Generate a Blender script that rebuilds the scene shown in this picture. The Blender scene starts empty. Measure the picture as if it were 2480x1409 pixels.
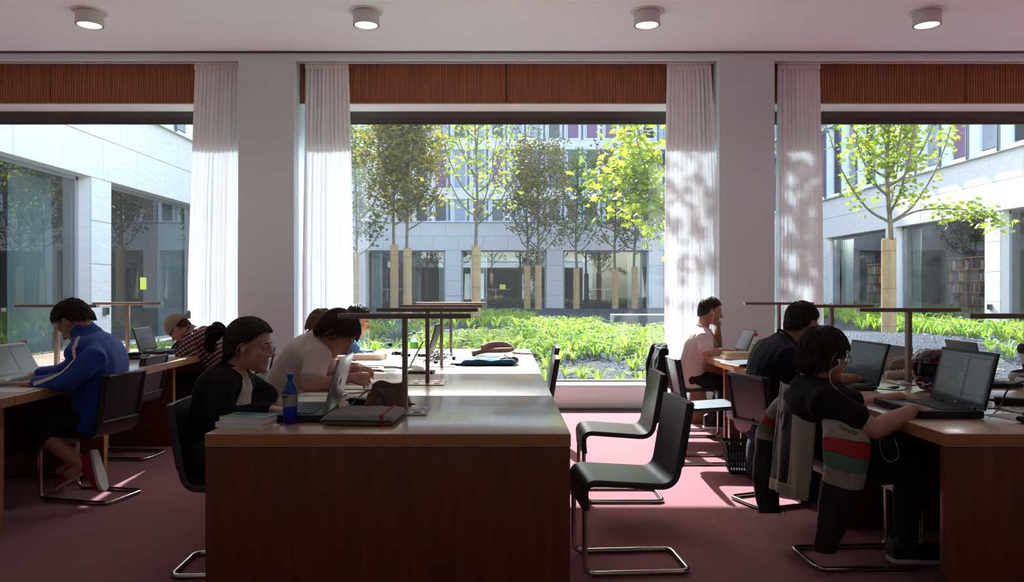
import bpy, bmesh, math, random
import numpy as np
from mathutils import Vector, Matrix, Euler, noise

sc = bpy.context.scene
C = sc.collection
R = math.radians
PI = math.pi
random.seed(7)
EYE = 1.33          # eye height, the camera looks along +Y
FPX = 1826.0        # focal length in pixels of the 2480 px wide frame

# ---------------------------------------------------------------- camera
cd = bpy.data.cameras.new('camera')
cd.sensor_width = 36.0
cd.lens = FPX / 2480 * 36.0
cd.shift_x = (1240 - 1214) / 2480
cd.shift_y = (702 - 704.5) / 2480
cd.clip_end = 300
cam = bpy.data.objects.new('camera', cd)
cam.location = (0, 0, EYE)
cam.rotation_euler = (PI / 2, 0, 0)
C.objects.link(cam)
sc.camera = cam

# ---------------------------------------------------------------- sky, sun, exposure
w = bpy.data.worlds.new('sky')
sc.world = w
w.use_nodes = True
wn = w.node_tree.nodes
sky = wn.new('ShaderNodeTexSky')
sky.sky_type = 'NISHITA'
sky.sun_disc = False
sky.sun_elevation = R(37.5)
sky.sun_rotation = R(-5)
sky.air_density = 1.2
sky.dust_density = 2.0
sky.ozone_density = 1.0
wn['Background'].inputs['Strength'].default_value = 0.80
w.node_tree.links.new(sky.outputs[0], wn['Background'].inputs['Color'])
SUN = Vector((-0.09, 1.0, 0.77)).normalized()
sd = bpy.data.lights.new('sun', 'SUN')
sd.energy = 14.5
sd.angle = R(0.6)
sd.color = (0.87, 0.95, 1.0)
so = bpy.data.objects.new('sun', sd)
so.rotation_euler = (-SUN).to_track_quat('-Z', 'Y').to_euler()
so.location = (-3, 40, 30)
C.objects.link(so)
sc.view_settings.view_transform = 'Standard'
sc.view_settings.look = 'None'
sc.view_settings.exposure = 0.72
sc.view_settings.gamma = 1.0
sc.view_settings.use_curve_mapping = False
cy = sc.cycles
cy.max_bounces = 8
cy.diffuse_bounces = 6
cy.glossy_bounces = 4
cy.transmission_bounces = 6
cy.transparent_max_bounces = 12
cy.sample_clamp_indirect = 6.0
cy.caustics_reflective = True
cy.caustics_refractive = False
LAMP_W = 9.0

# ---------------------------------------------------------------- helpers
def P(px, py, d):
    """a point of the place at depth d that the photograph shows at pixel px, py"""
    return Vector(((px - 1214) * d / FPX, d, EYE - (py - 702) * d / FPX))

def lin(c):
    return tuple(((v / 255) / 12.92 if v / 255 <= .04045 else ((v / 255 + .055) / 1.055) ** 2.4) for v in c)

def nd(nt, t, **kw):
    n = nt.nodes.new(t)
    for k, v in kw.items():
        if hasattr(n, k):
            setattr(n, k, v)
        else:
            n.inputs[k.replace('_', ' ')].default_value = v
    return n

MATS = {}
def mat(name, rgb, rough=.5, metal=0.0, vary=.08, vscale=6.0, bump=0.0, bscale=60.0, stretch=(1, 1, 1), coat=0.0,
        transl=0.0, alpha=None, sheen=0.0, emit=0.0, spec=.5, rgb2=None):
    m = bpy.data.materials.new(name)
    m.use_nodes = True
    nt = m.node_tree
    b = nt.nodes['Principled BSDF']
    L = nt.links.new
    base = lin(rgb)
    tc = nd(nt, 'ShaderNodeTexCoord')
    mp = nd(nt, 'ShaderNodeMapping')
    mp.inputs['Scale'].default_value = stretch
    L(tc.outputs['Object'], mp.inputs[0])
    nz = nd(nt, 'ShaderNodeTexNoise')
    nz.inputs['Scale'].default_value = vscale
    nz.inputs['Detail'].default_value = 4
    L(mp.outputs[0], nz.inputs['Vector'])
    cr = nd(nt, 'ShaderNodeValToRGB')
    cr.color_ramp.elements[0].position = .3
    cr.color_ramp.elements[1].position = .7
    c2 = lin(rgb2) if rgb2 else tuple(min(1, v * (1 + vary)) for v in base)
    cr.color_ramp.elements[0].color = tuple(v * (1 - vary) for v in base) + (1,)
    cr.color_ramp.elements[1].color = c2 + (1,)
    L(nz.outputs['Fac'], cr.inputs[0])
    L(cr.outputs[0], b.inputs['Base Color'])
    b.inputs['Roughness'].default_value = rough
    b.inputs['Metallic'].default_value = metal
    b.inputs['Specular IOR Level'].default_value = spec
    b.inputs['Coat Weight'].default_value = coat
    b.inputs['Coat Roughness'].default_value = .15
    if sheen:
        b.inputs['Sheen Weight'].default_value = sheen
    if emit:
        L(cr.outputs[0], b.inputs['Emission Color'])
        b.inputs['Emission Strength'].default_value = emit
    if alpha is not None:
        b.inputs['Alpha'].default_value = alpha
    if bump:
        bn = nd(nt, 'ShaderNodeTexNoise')
        bn.inputs['Scale'].default_value = bscale
        bn.inputs['Detail'].default_value = 3
        L(mp.outputs[0], bn.inputs['Vector'])
        bp = nd(nt, 'ShaderNodeBump')
        bp.inputs['Strength'].default_value = bump
        bp.inputs['Distance'].default_value = .01
        L(bn.outputs['Fac'], bp.inputs['Height'])
        L(bp.outputs[0], b.inputs['Normal'])
    if transl:
        t = nd(nt, 'ShaderNodeBsdfTranslucent')
        L(cr.outputs[0], t.inputs['Color'])
        mx = nd(nt, 'ShaderNodeMixShader')
        mx.inputs[0].default_value = transl
        L(b.outputs[0], mx.inputs[1])
        L(t.outputs[0], mx.inputs[2])
        L(mx.outputs[0], nt.nodes['Material Output'].inputs[0])
    MATS[name] = m
    return m

def glass_mat(name, tint=(245, 250, 250), reflect=1.0, rough=0.0, dust=0.0, body=None):
    m = bpy.data.materials.new(name)
    m.use_nodes = True
    nt = m.node_tree
    L = nt.links.new
    nt.nodes.remove(nt.nodes['Principled BSDF'])
    tr = nd(nt, 'ShaderNodeBsdfTransparent')
    tr.inputs[0].default_value = lin(tint) + (1,)
    gl = nd(nt, 'ShaderNodeBsdfGlossy')
    gl.inputs['Roughness'].default_value = rough
    fr = nd(nt, 'ShaderNodeFresnel')
    fr.inputs['IOR'].default_value = 1.5
    mu = nd(nt, 'ShaderNodeMath', operation='MULTIPLY')
    mu.inputs[1].default_value = reflect
    mu.use_clamp = True
    ge = nd(nt, 'ShaderNodeNewGeometry')
    iv = nd(nt, 'ShaderNodeMath', operation='SUBTRACT'); iv.inputs[0].default_value = 1.0
    L(ge.outputs['Backfacing'], iv.inputs[1])
    fm = nd(nt, 'ShaderNodeMath', operation='MULTIPLY')
    L(fr.outputs[0], fm.inputs[0]); L(iv.outputs[0], fm.inputs[1])
    L(fm.outputs[0], mu.inputs[0])
    mx = nd(nt, 'ShaderNodeMixShader')
    L(mu.outputs[0], mx.inputs[0])
    L(tr.outputs[0], mx.inputs[1])
    L(gl.outputs[0], mx.inputs[2])
    out = mx
    if dust:
        tc = nd(nt, 'ShaderNodeTexCoord')
        nz = nd(nt, 'ShaderNodeTexNoise')
        nz.inputs['Scale'].default_value = 90
        nz.inputs['Detail'].default_value = 5
        L(tc.outputs['Object'], nz.inputs['Vector'])
        mr = nd(nt, 'ShaderNodeMapRange')
        mr.inputs[1].default_value = .35
        mr.inputs[2].default_value = .8
        mr.inputs[3].default_value = dust * .4
        mr.inputs[4].default_value = dust * 2.2
        L(nz.outputs['Fac'], mr.inputs[0])
        tl = nd(nt, 'ShaderNodeBsdfTranslucent')
        tl.inputs[0].default_value = (.85, .88, .9, 1)
        m2 = nd(nt, 'ShaderNodeMixShader')
        L(mr.outputs[0], m2.inputs[0])
        L(mx.outputs[0], m2.inputs[1])
        L(tl.outputs[0], m2.inputs[2])
        out = m2
    if body:
        tl = nd(nt, 'ShaderNodeBsdfTranslucent'); tl.inputs[0].default_value = lin(body[0]) + (1,)
        m3 = nd(nt, 'ShaderNodeMixShader'); m3.inputs[0].default_value = body[1]
        L(out.outputs[0], m3.inputs[1]); L(tl.outputs[0], m3.inputs[2]); out = m3
    L(out.outputs[0], nt.nodes['Material Output'].inputs[0])
    MATS[name] = m
    return m

class MB:
    """collects shapes for ONE mesh"""
    def __init__(s):
        s.v = []; s.f = []; s.mi = []; s.cur = 0
    def add(s, vs, fs, M=None):
        o = len(s.v)
        if M is not None:
            vs = [M @ Vector(v) for v in vs]
        s.v.extend([tuple(v) for v in vs])
        s.f.extend([tuple(i + o for i in f) for f in fs])
        s.mi.extend([s.cur] * len(fs))
        return s
    def box(s, c, size, M=None, bev=0.0):
        x, y, z = [k / 2 for k in size]
        if bev <= 0:
            vs = [(c[0] + a * x, c[1] + b * y, c[2] + d * z) for a in (-1, 1) for b in (-1, 1) for d in (-1, 1)]
            return s.add(vs, [(0, 1, 3, 2), (4, 6, 7, 5), (0, 4, 5, 1), (2, 3, 7, 6), (0, 2, 6, 4), (1, 5, 7, 3)], M)
        bm = bmesh.new()
        bmesh.ops.create_cube(bm, size=1)
        for v in bm.verts:
            v.co = Vector((v.co.x * size[0], v.co.y * size[1], v.co.z * size[2]))
        bmesh.ops.bevel(bm, geom=list(bm.edges), offset=min(bev, min(size) * .45), segments=2, affect='EDGES', profile=.5)
        bm.verts.index_update()
        vs = [v.co + Vector(c) for v in bm.verts]
        fs = [[v.index for v in f.verts] for f in bm.faces]
        bm.free()
        return s.add(vs, fs, M)
    def rings(s, rings, cap=True, closed=False, M=None):
        n = len(rings[0]); vs = []; fs = []
        for r in rings:
            vs.extend(r)
        k = len(rings)
        for i in range(k if closed else k - 1):
            a = i * n; b = ((i + 1) % k) * n
            for j in range(n):
                fs.append((a + j, a + (j + 1) % n, b + (j + 1) % n, b + j))
        if cap and not closed:
            fs.append(tuple(range(n))[::-1]); fs.append(tuple(range((k - 1) * n, k * n)))
        return s.add(vs, fs, M)
    def tube(s, pts, r, n=8, cap=True, closed=False, flat=None, M=None, up=None):
        pts = [Vector(p) for p in pts]
        k = len(pts); rs = []
        rad = r if isinstance(r, (list, tuple)) else [r] * k
        prev = None
        for i in range(k):
            a = pts[(i - 1) % k] if (closed or i) else pts[0]
            b = pts[(i + 1) % k] if (closed or i < k - 1) else pts[-1]
            t = (b - a)
            t = t.normalized() if t.length > 1e-9 else Vector((0, 0, 1))
            if up is not None:
                u = Vector(up)
            elif prev is None:
                u = Vector((0, 0, 1)) if abs(t.z) < .9 else Vector((1, 0, 0))
            else:
                u = prev
            x = u.cross(t)
            x = x.normalized() if x.length > 1e-6 else t.orthogonal().normalized()
            y = t.cross(x).normalized()
            prev = y
            fx, fy = flat if flat else (1, 1)
            rs.append([pts[i] + x * (rad[i] * fx * math.cos(2 * PI * j / n)) + y * (rad[i] * fy * math.sin(2 * PI * j / n)) for j in range(n)])
        return s.rings(rs, cap, closed, M)
    def limb(s, pts, rad, n=12):
        """tapered tube with rounded ends"""
        pts = [Vector(p) for p in pts]
        t0 = (pts[0] - pts[1]).normalized(); t1 = (pts[-1] - pts[-2]).normalized()
        P0 = []; R0 = []
        for a in (80, 55, 28):
            P0.append(pts[0] + t0 * rad[0] * math.sin(R(a))); R0.append(rad[0] * math.cos(R(a)))
        P1 = []; R1 = []
        for a in (28, 55, 80):
            P1.append(pts[-1] + t1 * rad[-1] * math.sin(R(a))); R1.append(rad[-1] * math.cos(R(a)))
        return s.tube(P0 + pts + P1, R0 + list(rad) + R1, n)
    def ell(s, c, r, M=None, nu=14, nv=9):
        """ellipsoid, c and r in the frame M"""
        c = Vector(c)
        vs = [c + Vector((0, 0, r[2]))]
        for i in range(1, nv):
            th = PI * i / nv
            for j in range(nu):
                ph = 2 * PI * j / nu
                vs.append(c + Vector((r[0] * math.sin(th) * math.cos(ph), r[1] * math.sin(th) * math.sin(ph), r[2] * math.cos(th))))
        vs.append(c - Vector((0, 0, r[2])))
        fs = []
        for j in range(nu):
            fs.append((0, 1 + j, 1 + (j + 1) % nu))
            for i in range(nv - 2):
                a = 1 + i * nu; b = a + nu
                fs.append((a + j, b + j, b + (j + 1) % nu, a + (j + 1) % nu))
            a = 1 + (nv - 2) * nu
            fs.append((a + j, len(vs) - 1, a + (j + 1) % nu))
        return s.add(vs, fs, M)
    def lathe(s, prof, c=(0, 0, 0), n=24, M=None, cap=True):
        c = Vector(c)
        rs = [[c + Vector((r * math.cos(2 * PI * j / n), r * math.sin(2 * PI * j / n), z)) for j in range(n)] for r, z in prof]
        return s.rings(rs, cap, False, M)
    def prism(s, poly, z0, z1, M=None):
        n = len(poly)
        vs = [(x, y, z0) for x, y in poly] + [(x, y, z1) for x, y in poly]
        fs = [tuple(range(n))[::-1], tuple(range(n, 2 * n))] + [(j, (j + 1) % n, n + (j + 1) % n, n + j) for j in range(n)]
        return s.add(vs, fs, M)
    def grid(s, fn, nu, nv, M=None):
        vs = [fn(i / nu, j / nv) for i in range(nu + 1) for j in range(nv + 1)]
        fs = [(i * (nv + 1) + j, (i + 1) * (nv + 1) + j, (i + 1) * (nv + 1) + j + 1, i * (nv + 1) + j + 1) for i in range(nu) for j in range(nv)]
        return s.add(vs, fs, M)
    def mesh(s, name, mats, smooth=35, off=None):
        me = bpy.data.meshes.new(name)
        vs = s.v
        if off is not None:
            ox, oy, oz = off
            vs = [(a - ox, b - oy, c - oz) for a, b, c in vs]
        me.from_pydata(vs, [], s.f)
        if not isinstance(mats, (list, tuple)):
            mats = [mats]
        for m in mats:
            me.materials.append(MATS[m] if isinstance(m, str) else m)
        if len(mats) > 1:
            me.polygons.foreach_set('material_index', s.mi)
        me.validate()
        bm = bmesh.new(); bm.from_mesh(me)
        bmesh.ops.recalc_face_normals(bm, faces=bm.faces)
        bm.to_mesh(me); bm.free()
        if smooth:
            me.polygons.foreach_set('use_smooth', [True] * len(me.polygons))
            if smooth < 180:
                me.set_sharp_from_angle(angle=R(smooth))
        return me
    def build(s, name, mats, parent=None, smooth=35, world=False, thick=0):
        off = wloc(parent) if (world and parent is not None) else None
        me = s.mesh(name, mats, smooth, off)
        o = link(name, me, parent)
        if thick:
            md = o.modifiers.new('solid', 'SOLIDIFY'); md.thickness = thick; md.offset = 0
        return o

def wloc(o):
    v = Vector(o.location)
    while o.parent is not None:
        o = o.parent
        v = v + o.location
    return v

def link(name, data, parent=None, loc=None, rz=None):
    o = bpy.data.objects.new(name, data)
    C.objects.link(o)
    if parent is not None:
        o.parent = parent
    if loc is not None:
        o.location = loc
    if rz is not None:
        o.rotation_euler = (0, 0, rz)
    return o

def tag(o, label, cat, group=None, kind=None):
    o['label'] = label
    o['category'] = cat
    if group: o['group'] = group
    if kind: o['kind'] = kind
    return o

def thing(name, label, cat, loc=(0, 0, 0), rz=0.0, group=None):
    return tag(link(name, None, None, loc, rz), label, cat, group)

def struct(o, label=None):
    o['kind'] = 'structure'
    if label: o['label'] = label
    return o

def dup(root, loc, rz=0.0, label=None, group=None, parent=None):
    r = root.copy(); C.objects.link(r); r.location = loc; r.rotation_euler = (0, 0, rz)
    if parent is not None: r.parent = parent
    if label: r['label'] = label
    if group: r['group'] = group
    for ch in list(root.children):
        c = ch.copy(); C.objects.link(c); c.parent = r
        for g in list(ch.children):
            d = g.copy(); C.objects.link(d); d.parent = c
    return r

def text(name, body, size, m, parent, M, extr=.0005, align='CENTER', sx=1.0, shear=0.0):
    cu = bpy.data.curves.new(name, 'FONT')
    cu.body = body; cu.size = size; cu.extrude = extr; cu.align_x = align; cu.align_y = 'CENTER'; cu.shear = shear
    cu.resolution_u = 3
    cu.materials.append(MATS[m])
    o = link(name, cu, parent)
    dg = bpy.context.evaluated_depsgraph_get()
    me = bpy.data.meshes.new_from_object(o.evaluated_get(dg)); me.name = name
    bpy.data.objects.remove(o); bpy.data.curves.remove(cu)
    o = link(name, me, parent)
    o.matrix_local = M @ Matrix.Diagonal((sx, 1, 1, 1))
    return o

def frame(o, x, y, z=None):
    """matrix with given axes"""
    x = Vector(x).normalized(); y = Vector(y)
    z = x.cross(y).normalized(); y = z.cross(x)
    M = Matrix.Identity(4)
    for i in range(3):
        M[i][0] = x[i]; M[i][1] = y[i]; M[i][2] = z[i]; M[i][3] = o[i]
    return M

def fillet(pts, rad, n=5):
    """round the corners of a polyline"""
    pts = [Vector(p) for p in pts]
    out = [pts[0]]
    for i in range(1, len(pts) - 1):
        a, b, c = pts[i - 1], pts[i], pts[i + 1]
        u = (a - b).normalized(); v = (c - b).normalized()
        ang = u.angle(v)
        d = min(rad / math.tan(ang / 2), (a - b).length * .49, (c - b).length * .49)
        p0 = b + u * d; p1 = b + v * d
        for k in range(n + 1):
            t = k / n
            out.append(p0 * (1 - t) ** 2 + b * 2 * t * (1 - t) + p1 * t * t)
    out.append(pts[-1])
    return out

def bez(a, b, c, d, n=12):
    a, b, c, d = map(Vector, (a, b, c, d))
    return [a * (1 - t) ** 3 + b * 3 * t * (1 - t) ** 2 + c * 3 * t * t * (1 - t) + d * t ** 3 for t in [k / n for k in range(n + 1)]]

def smoothpath(pts, n=6):
    """Catmull-Rom through points"""
    pts = [Vector(p) for p in pts]
    q = [pts[0] * 2 - pts[1]] + pts + [pts[-1] * 2 - pts[-2]]
    out = []
    for i in range(1, len(q) - 2):
        for k in range(n):
            t = k / n
            a, b, c, d = q[i - 1], q[i], q[i + 1], q[i + 2]
            out.append(.5 * ((2 * b) + (c - a) * t + (2 * a - 5 * b + 4 * c - d) * t * t + (3 * b - a - 3 * c + d) * t ** 3))
    out.append(pts[-1])
    return out

# ---------------------------------------------------------------- materials
mat('wall_paint', (214, 226, 231), .8, vary=.02, vscale=2, bump=.05, bscale=200)
mat('ceiling_paint', (230, 241, 246), .85, vary=.015, vscale=1)
mat('carpet', (138, 64, 72), .95, vary=.10, vscale=220, bump=.5, bscale=420, sheen=.3, spec=.2)
mat('table_wood', (182, 148, 120), .30, vary=.12, vscale=5, stretch=(6, .7, 6), bump=.02, bscale=60, spec=1.0, coat=.7)
mat('table_edge', (176, 126, 82), .42, vary=.12, vscale=6, stretch=(6, .7, 6))
mat('panel_wood', (158, 98, 64), .45, vary=.3, vscale=9, stretch=(5, 5, .25), bump=.05, bscale=60)
mat('side_wood', (106, 58, 34), .45, vary=.25, vscale=7, stretch=(4, 4, .4), bump=.03, bscale=60)
mat('alu_dark', (92, 84, 82), .4, .7, vary=.05)
mat('alu', (188, 184, 182), .35, .6, vary=.04)
mat('alu_lamp', (150, 132, 126), .42, .2, vary=.04)
mat('alu_light', (214, 212, 210), .4, .35, vary=.03)
mat('black', (16, 16, 18), .5, vary=.1)
mat('black_gloss', (12, 12, 14), .18, vary=.1)
mat('white', (232, 230, 228), .5, vary=.03)
mat('chrome', (200, 196, 190), .16, 1.0, vary=.03)
mat('chair_shell', (44, 48, 55), .34, vary=.12, vscale=40, bump=.10, bscale=300, spec=.8)
mat('chair_panel', (56, 54, 56), .55, vary=.1, vscale=40, bump=.15, bscale=300)
mat('curtain', (246, 248, 250), .85, vary=.02, vscale=40, bump=.04, bscale=400, transl=.085)
mat('curtain_far', (220, 230, 226), .85, vary=.05, vscale=8, transl=.3)
mat('stone', (212, 204, 197), .85, vary=.05, vscale=3, stretch=(1, 1, 9), bump=.35, bscale=26, rgb2=(224, 216, 209))
mat('stone_far', (212, 202, 196), .85, vary=.06, vscale=3, stretch=(1, 1, 9), bump=.35, bscale=26)
mat('stone_warm', (226, 212, 204), .85, vary=.05, vscale=3, stretch=(1, 1, 9), bump=.3, bscale=26)
mat('facade_metal', (150, 150, 158), .45, .3, vary=.06)
mat('facade_light', (214, 214, 216), .5, .1, vary=.04)
mat('blind_purple', (128, 92, 116), .8, vary=.05)
mat('blind_grey', (150, 152, 158), .8, vary=.08, vscale=3)
mat('dark_room', (64, 60, 66), .9, vary=.1)
mat('dark_pane', (40, 38, 46), .25, vary=.2, vscale=1.5)
mat('gravel', (38, 39, 43), .95, spec=.08, vary=.55, vscale=38, bump=1.0, bscale=46, rgb2=(70, 71, 77))
mat('pebble', (84, 85, 90), .9, vary=.35, vscale=9, spec=.2, rgb2=(150, 151, 156))
mat('bark', (112, 98, 76), .9, vary=.3, vscale=20, stretch=(1, 1, .4), bump=.6, bscale=60)
mat('reed', (188, 152, 108), .85, vary=.3, vscale=30, stretch=(6, 6, .3), bump=.4, bscale=80)
mat('leaf', (100, 138, 28), .55, vary=.35, vscale=1.6, transl=.5, rgb2=(184, 190, 58))
mat('leaf_green', (64, 104, 26), .55, vary=.4, vscale=1.4, transl=.5, rgb2=(140, 158, 44))
mat('leaf_dark', (56, 78, 30), .55, vary=.4, vscale=1.1, transl=.45, rgb2=(172, 150, 46))
mat('blade', (92, 140, 28), .5, vary=.3, vscale=1.2, transl=.45, rgb2=(164, 184, 56))
mat('concrete_dark', (70, 74, 76), .8, vary=.1)
mat('skin', (196, 142, 118), .55, vary=.06, vscale=18, bump=.04, bscale=220)
mat('skin_pale', (206, 160, 134), .55, vary=.06, vscale=18, bump=.04, bscale=220)
mat('hair_dark', (50, 37, 31), .5, vary=.35, vscale=30)
mat('hair_brown', (62, 44, 32), .5, vary=.35, vscale=30)
mat('hair_blond', (140, 112, 78), .55, vary=.35, vscale=30)
mat('eye', (214, 208, 204), .2, vary=.02)
mat('blue_jersey', (20, 66, 160), .7, vary=.10, vscale=8, bump=.15, bscale=40, sheen=.2)
mat('navy', (28, 26, 42), .85, vary=.12, vscale=8, bump=.2, bscale=30, spec=.3)
mat('black_knit', (24, 19, 22), .9, vary=.15, vscale=30, bump=.25, bscale=90, spec=.25)
mat('white_cotton', (228, 216, 206), .85, vary=.03, vscale=6, bump=.15, bscale=26)
mat('rose_cotton', (236, 214, 212), .85, vary=.03, vscale=6, bump=.15, bscale=26)
mat('denim_blue', (84, 122, 178), .85, vary=.1, vscale=12, bump=.2, bscale=60)
mat('trouser_dark', (30, 30, 38), .85, vary=.12, vscale=10, bump=.2, bscale=40)
mat('cap_cloth', (150, 132, 118), .85, vary=.1, vscale=20, bump=.2, bscale=160)
mat('red', (188, 30, 34), .45, vary=.05)
mat('red_cloth', (168, 34, 32), .8, vary=.08)
mat('green_cloth', (84, 116, 92), .8, vary=.08)
mat('paper', (236, 234, 230), .7, vary=.02)
mat('paper_warm', (226, 208, 184), .7, vary=.04)
mat('paper_grey', (206, 198, 192), .7, vary=.04)
mat('book_blue', (52, 84, 140), .5, vary=.1)
mat('book_green', (126, 176, 130), .5, vary=.08)
mat('book_sea', (34, 82, 110), .45, vary=.25, vscale=25)
mat('book_cream', (222, 204, 160), .6, vary=.08)
mat('felt', (146, 134, 126), .95, vary=.18, vscale=160, bump=.5, bscale=300, sheen=.3)
mat('brown_cloth', (112, 86, 76), .9, vary=.12, vscale=20, bump=.25, bscale=60, sheen=.2)
mat('grey_cloth', (126, 112, 104), .9, vary=.12, vscale=20, bump=.25, bscale=60, sheen=.2)
mat('teal_cloth', (36, 92, 128), .85, vary=.12, vscale=14, bump=.2, bscale=60)
mat('scarf', (140, 118, 108), .95, vary=.3, vscale=60, bump=.5, bscale=120)
mat('leather_grey', (150, 140, 128), .55, vary=.08, vscale=8, bump=.15, bscale=90)
mat('leather_black', (30, 26, 30), .5, vary=.12, vscale=8, bump=.15, bscale=90)
mat('plastic_grey', (104, 106, 112), .4, vary=.05)
mat('silver', (206, 206, 208), .3, .5, vary=.03)
mat('lid_silver', (176, 172, 172), .28, .6, vary=.03)
mat('orange', (206, 108, 46), .6, vary=.08)
mat('yellow_note', (226, 226, 70), .6, vary=.03)
mat('pencil', (220, 160, 60), .5, vary=.05)
mat('label_dark', (56, 60, 70), .4, vary=.1)
mat('label_green', (96, 178, 60), .5, vary=.2, vscale=30)
mat('green_cap', (20, 130, 70), .4, vary=.05)
mat('blue_cap', (20, 84, 190), .3, vary=.05)
mat('keys', (40, 40, 44), .5, vary=.1)
mat('screen_dim', (66, 70, 72), .25, vary=.03, emit=.06)
mat('screen_page', (100, 108, 103), .25, vary=.02, emit=.08)
mat('screen_green', (78, 104, 86), .25, vary=.04, emit=.07)
mat('screen_mauve', (88, 82, 104), .25, vary=.04, emit=.07)
mat('screen_dark', (28, 30, 30), .12, vary=.1)
mat('lens', (255, 240, 210), .3, vary=.02, emit=1.1)
mat('book_a', (120, 44, 40), .6); mat('book_b', (60, 84, 70), .6); mat('book_c', (170, 160, 140), .6); mat('book_d', (44, 60, 96), .6)
mat('black_cord', (20, 20, 22), .45)
mat('white_cord', (226, 224, 222), .4)
glass_mat('pane', (250, 253, 253), .9, 0, dust=.004)
glass_mat('pane_wing', (212, 219, 219), 2.6, 0, dust=.008)
glass_mat('clear_plastic', (246, 249, 250), 1.6, .05, body=((235, 240, 242), .08))
glass_mat('blue_plastic', (120, 190, 246), 1.6, .05, body=((30, 120, 230), .12))
glass_mat('visor', (190, 196, 200), 1.6, .02)
glass_mat('spectacle', (240, 244, 246), 1.6, .0)
# ================================================================ the room
WY = 8.2                      # inner face of the window wall
ZC = 3.925                    # ceiling
OPEN = [(-7.486, -2.861), (-2.254, 2.371), (2.973, 7.6)]
X0, X1, YB = -8.3, 8.3, -4.2

b = MB().box(((X0 + X1) / 2, (YB + 8.15) / 2, -.1), (X1 - X0, 8.15 - YB, .2))
struct(b.build('floor', 'carpet'), 'dusky red carpet floor of the reading room')
b = MB().box(((X0 + X1) / 2, (YB + 8.95) / 2, ZC + .2), (X1 - X0 + .4, 8.95 - YB, .4))
struct(b.build('ceiling', 'ceiling_paint'), 'plain white ceiling with a row of round downlights')
for nm, x in (('wall_left', X0 - .1), ('wall_right', X1 + .1)):
    b = MB().box((x, (YB + 8.95) / 2, ZC / 2), (.2, 8.95 - YB, ZC))
    struct(b.build(nm, 'wall_paint'))
b = MB().box(((X0 + X1) / 2, YB - .1, ZC / 2), (X1 - X0 + .4, .2, ZC))
struct(b.build('wall_back', 'wall_paint'))
# window wall: piers, a thin fascia over the curtain slots and the lintel behind it
b = MB()
edges = [X0] + [e for o in OPEN for e in o] + [X1]
for i in range(0, len(edges), 2):
    b.box(((edges[i] + edges[i + 1]) / 2, (WY + 9.3) / 2, ZC / 2), (edges[i + 1] - edges[i], 9.3 - WY, ZC))
for a, c in OPEN:
    b.box(((a + c) / 2, WY + .02, 3.878), (c - a, .04, .094))
    b.box(((a + c) / 2, 8.78, 3.70), (c - a, .34, .56))
    b.box(((a + c) / 2, 8.72, -.1), (c - a, .46, .2))
struct(b.build('wall_front', 'wall_paint'), 'white wall piers between the tall windows')
struct(MB().box((0, WY - .004, ZC - .011), (X1 - X0, .012, .022)).build('trim_1', 'alu_dark'), 'dark strip painted as the shadow gap under the ceiling')  # dark strip colours in the shade of a recess that isn't cut

for n, (a, c) in enumerate(OPEN, 1):
    wd = c - a; mx = (a + c) / 2
    # frame
    b = MB()
    b.box((mx, 8.84, 3.352), (wd, .08, .116), bev=.004)
    b.box((mx, 8.86, 3.286), (wd, .05, .018))
    b.box((mx, 8.84, .262), (wd, .08, .03))
    for x in (a + .03, c - .03):
        b.box((x, 8.84, 1.8), (.06, .08, 3.1))
    w0 = struct(b.build('window_%d' % n, 'alu_dark'), ['window looking onto the pale stone wing', 'wide middle window onto the garden court', 'window with a wrapped tree trunk outside'][n - 1])
    MB().box((mx, 8.875, 1.78), (wd - .11, .012, 3.02)).build('pane', 'pane', w0)
    MB().box((mx, 8.645, .25), (wd, .33, .02), bev=.004).build('window_sill', 'alu_light', w0)
    MB().box((mx, 8.49, .12), (wd, .03, .24)).build('sill_panel', 'alu_light', w0)
    MB().box((mx, 8.625, 3.418), (wd, .35, .012)).build('soffit', 'white', w0)
    MB().box((mx, 8.857, 3.292), (wd, .03, .006)).build('gasket', 'black', w0)
    # curtain rail in the slot
    MB().box((mx, 8.31, 3.845), (wd - .04, .05, .035), bev=.004).build('curtain_rail', 'alu_light', w0)
    # wooden box above the window, in two panels
    t = struct(MB().box((mx, 8.47, 3.66), (wd, .02, .44)).build('trim_%d' % (n + 1), 'black'), 'ribbed wooden pelmet panels over the window')
    joint = (-5.05, .055, 5.20)[n - 1]
    for x0, x1 in ((a, joint - .006), (joint + .006, c)):
        b = MB()
        k = int((x1 - x0) / .03)
        vs = []; fs = []
        for i in range(k + 1):      # a ribbed face
            x = x0 + (x1 - x0) * i / k
            for dx, dy in ((-.011, 8.445), (.011, 8.445), (.0125, 8.4515), (.0195, 8.4515)):
                xx = min(max(x + dx, x0), x1)
                vs += [(xx, dy, 3.425), (xx, dy, 3.88)]
        m_ = len(vs) // 2
        for i in range(m_ - 1):
            fs.append((2 * i, 2 * i + 2, 2 * i + 3, 2 * i + 1))
        b.add(vs, fs)
        b.box(((x0 + x1) / 2, 8.456, 3.6525), (x1 - x0, .008, .455))
        b.build('panel', 'panel_wood', t, smooth=0)
    MB().box((mx, 8.452, 3.4215), (wd, .03, .012)).build('lip', 'table_edge', t)
    # slotted floor grille along the glass
    g = struct(MB().box((mx, 8.32, -.03), (wd, .33, .04)).build('trim_%d' % (n + 4), 'black'), 'dark slotted floor grille under the window')
    b = MB()
    for i in range(9):
        b.box((mx, 8.17 + i * .0365, -.003), (wd, .012, .014))
    b.build('grille_bars', 'alu_dark', g)

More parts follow.
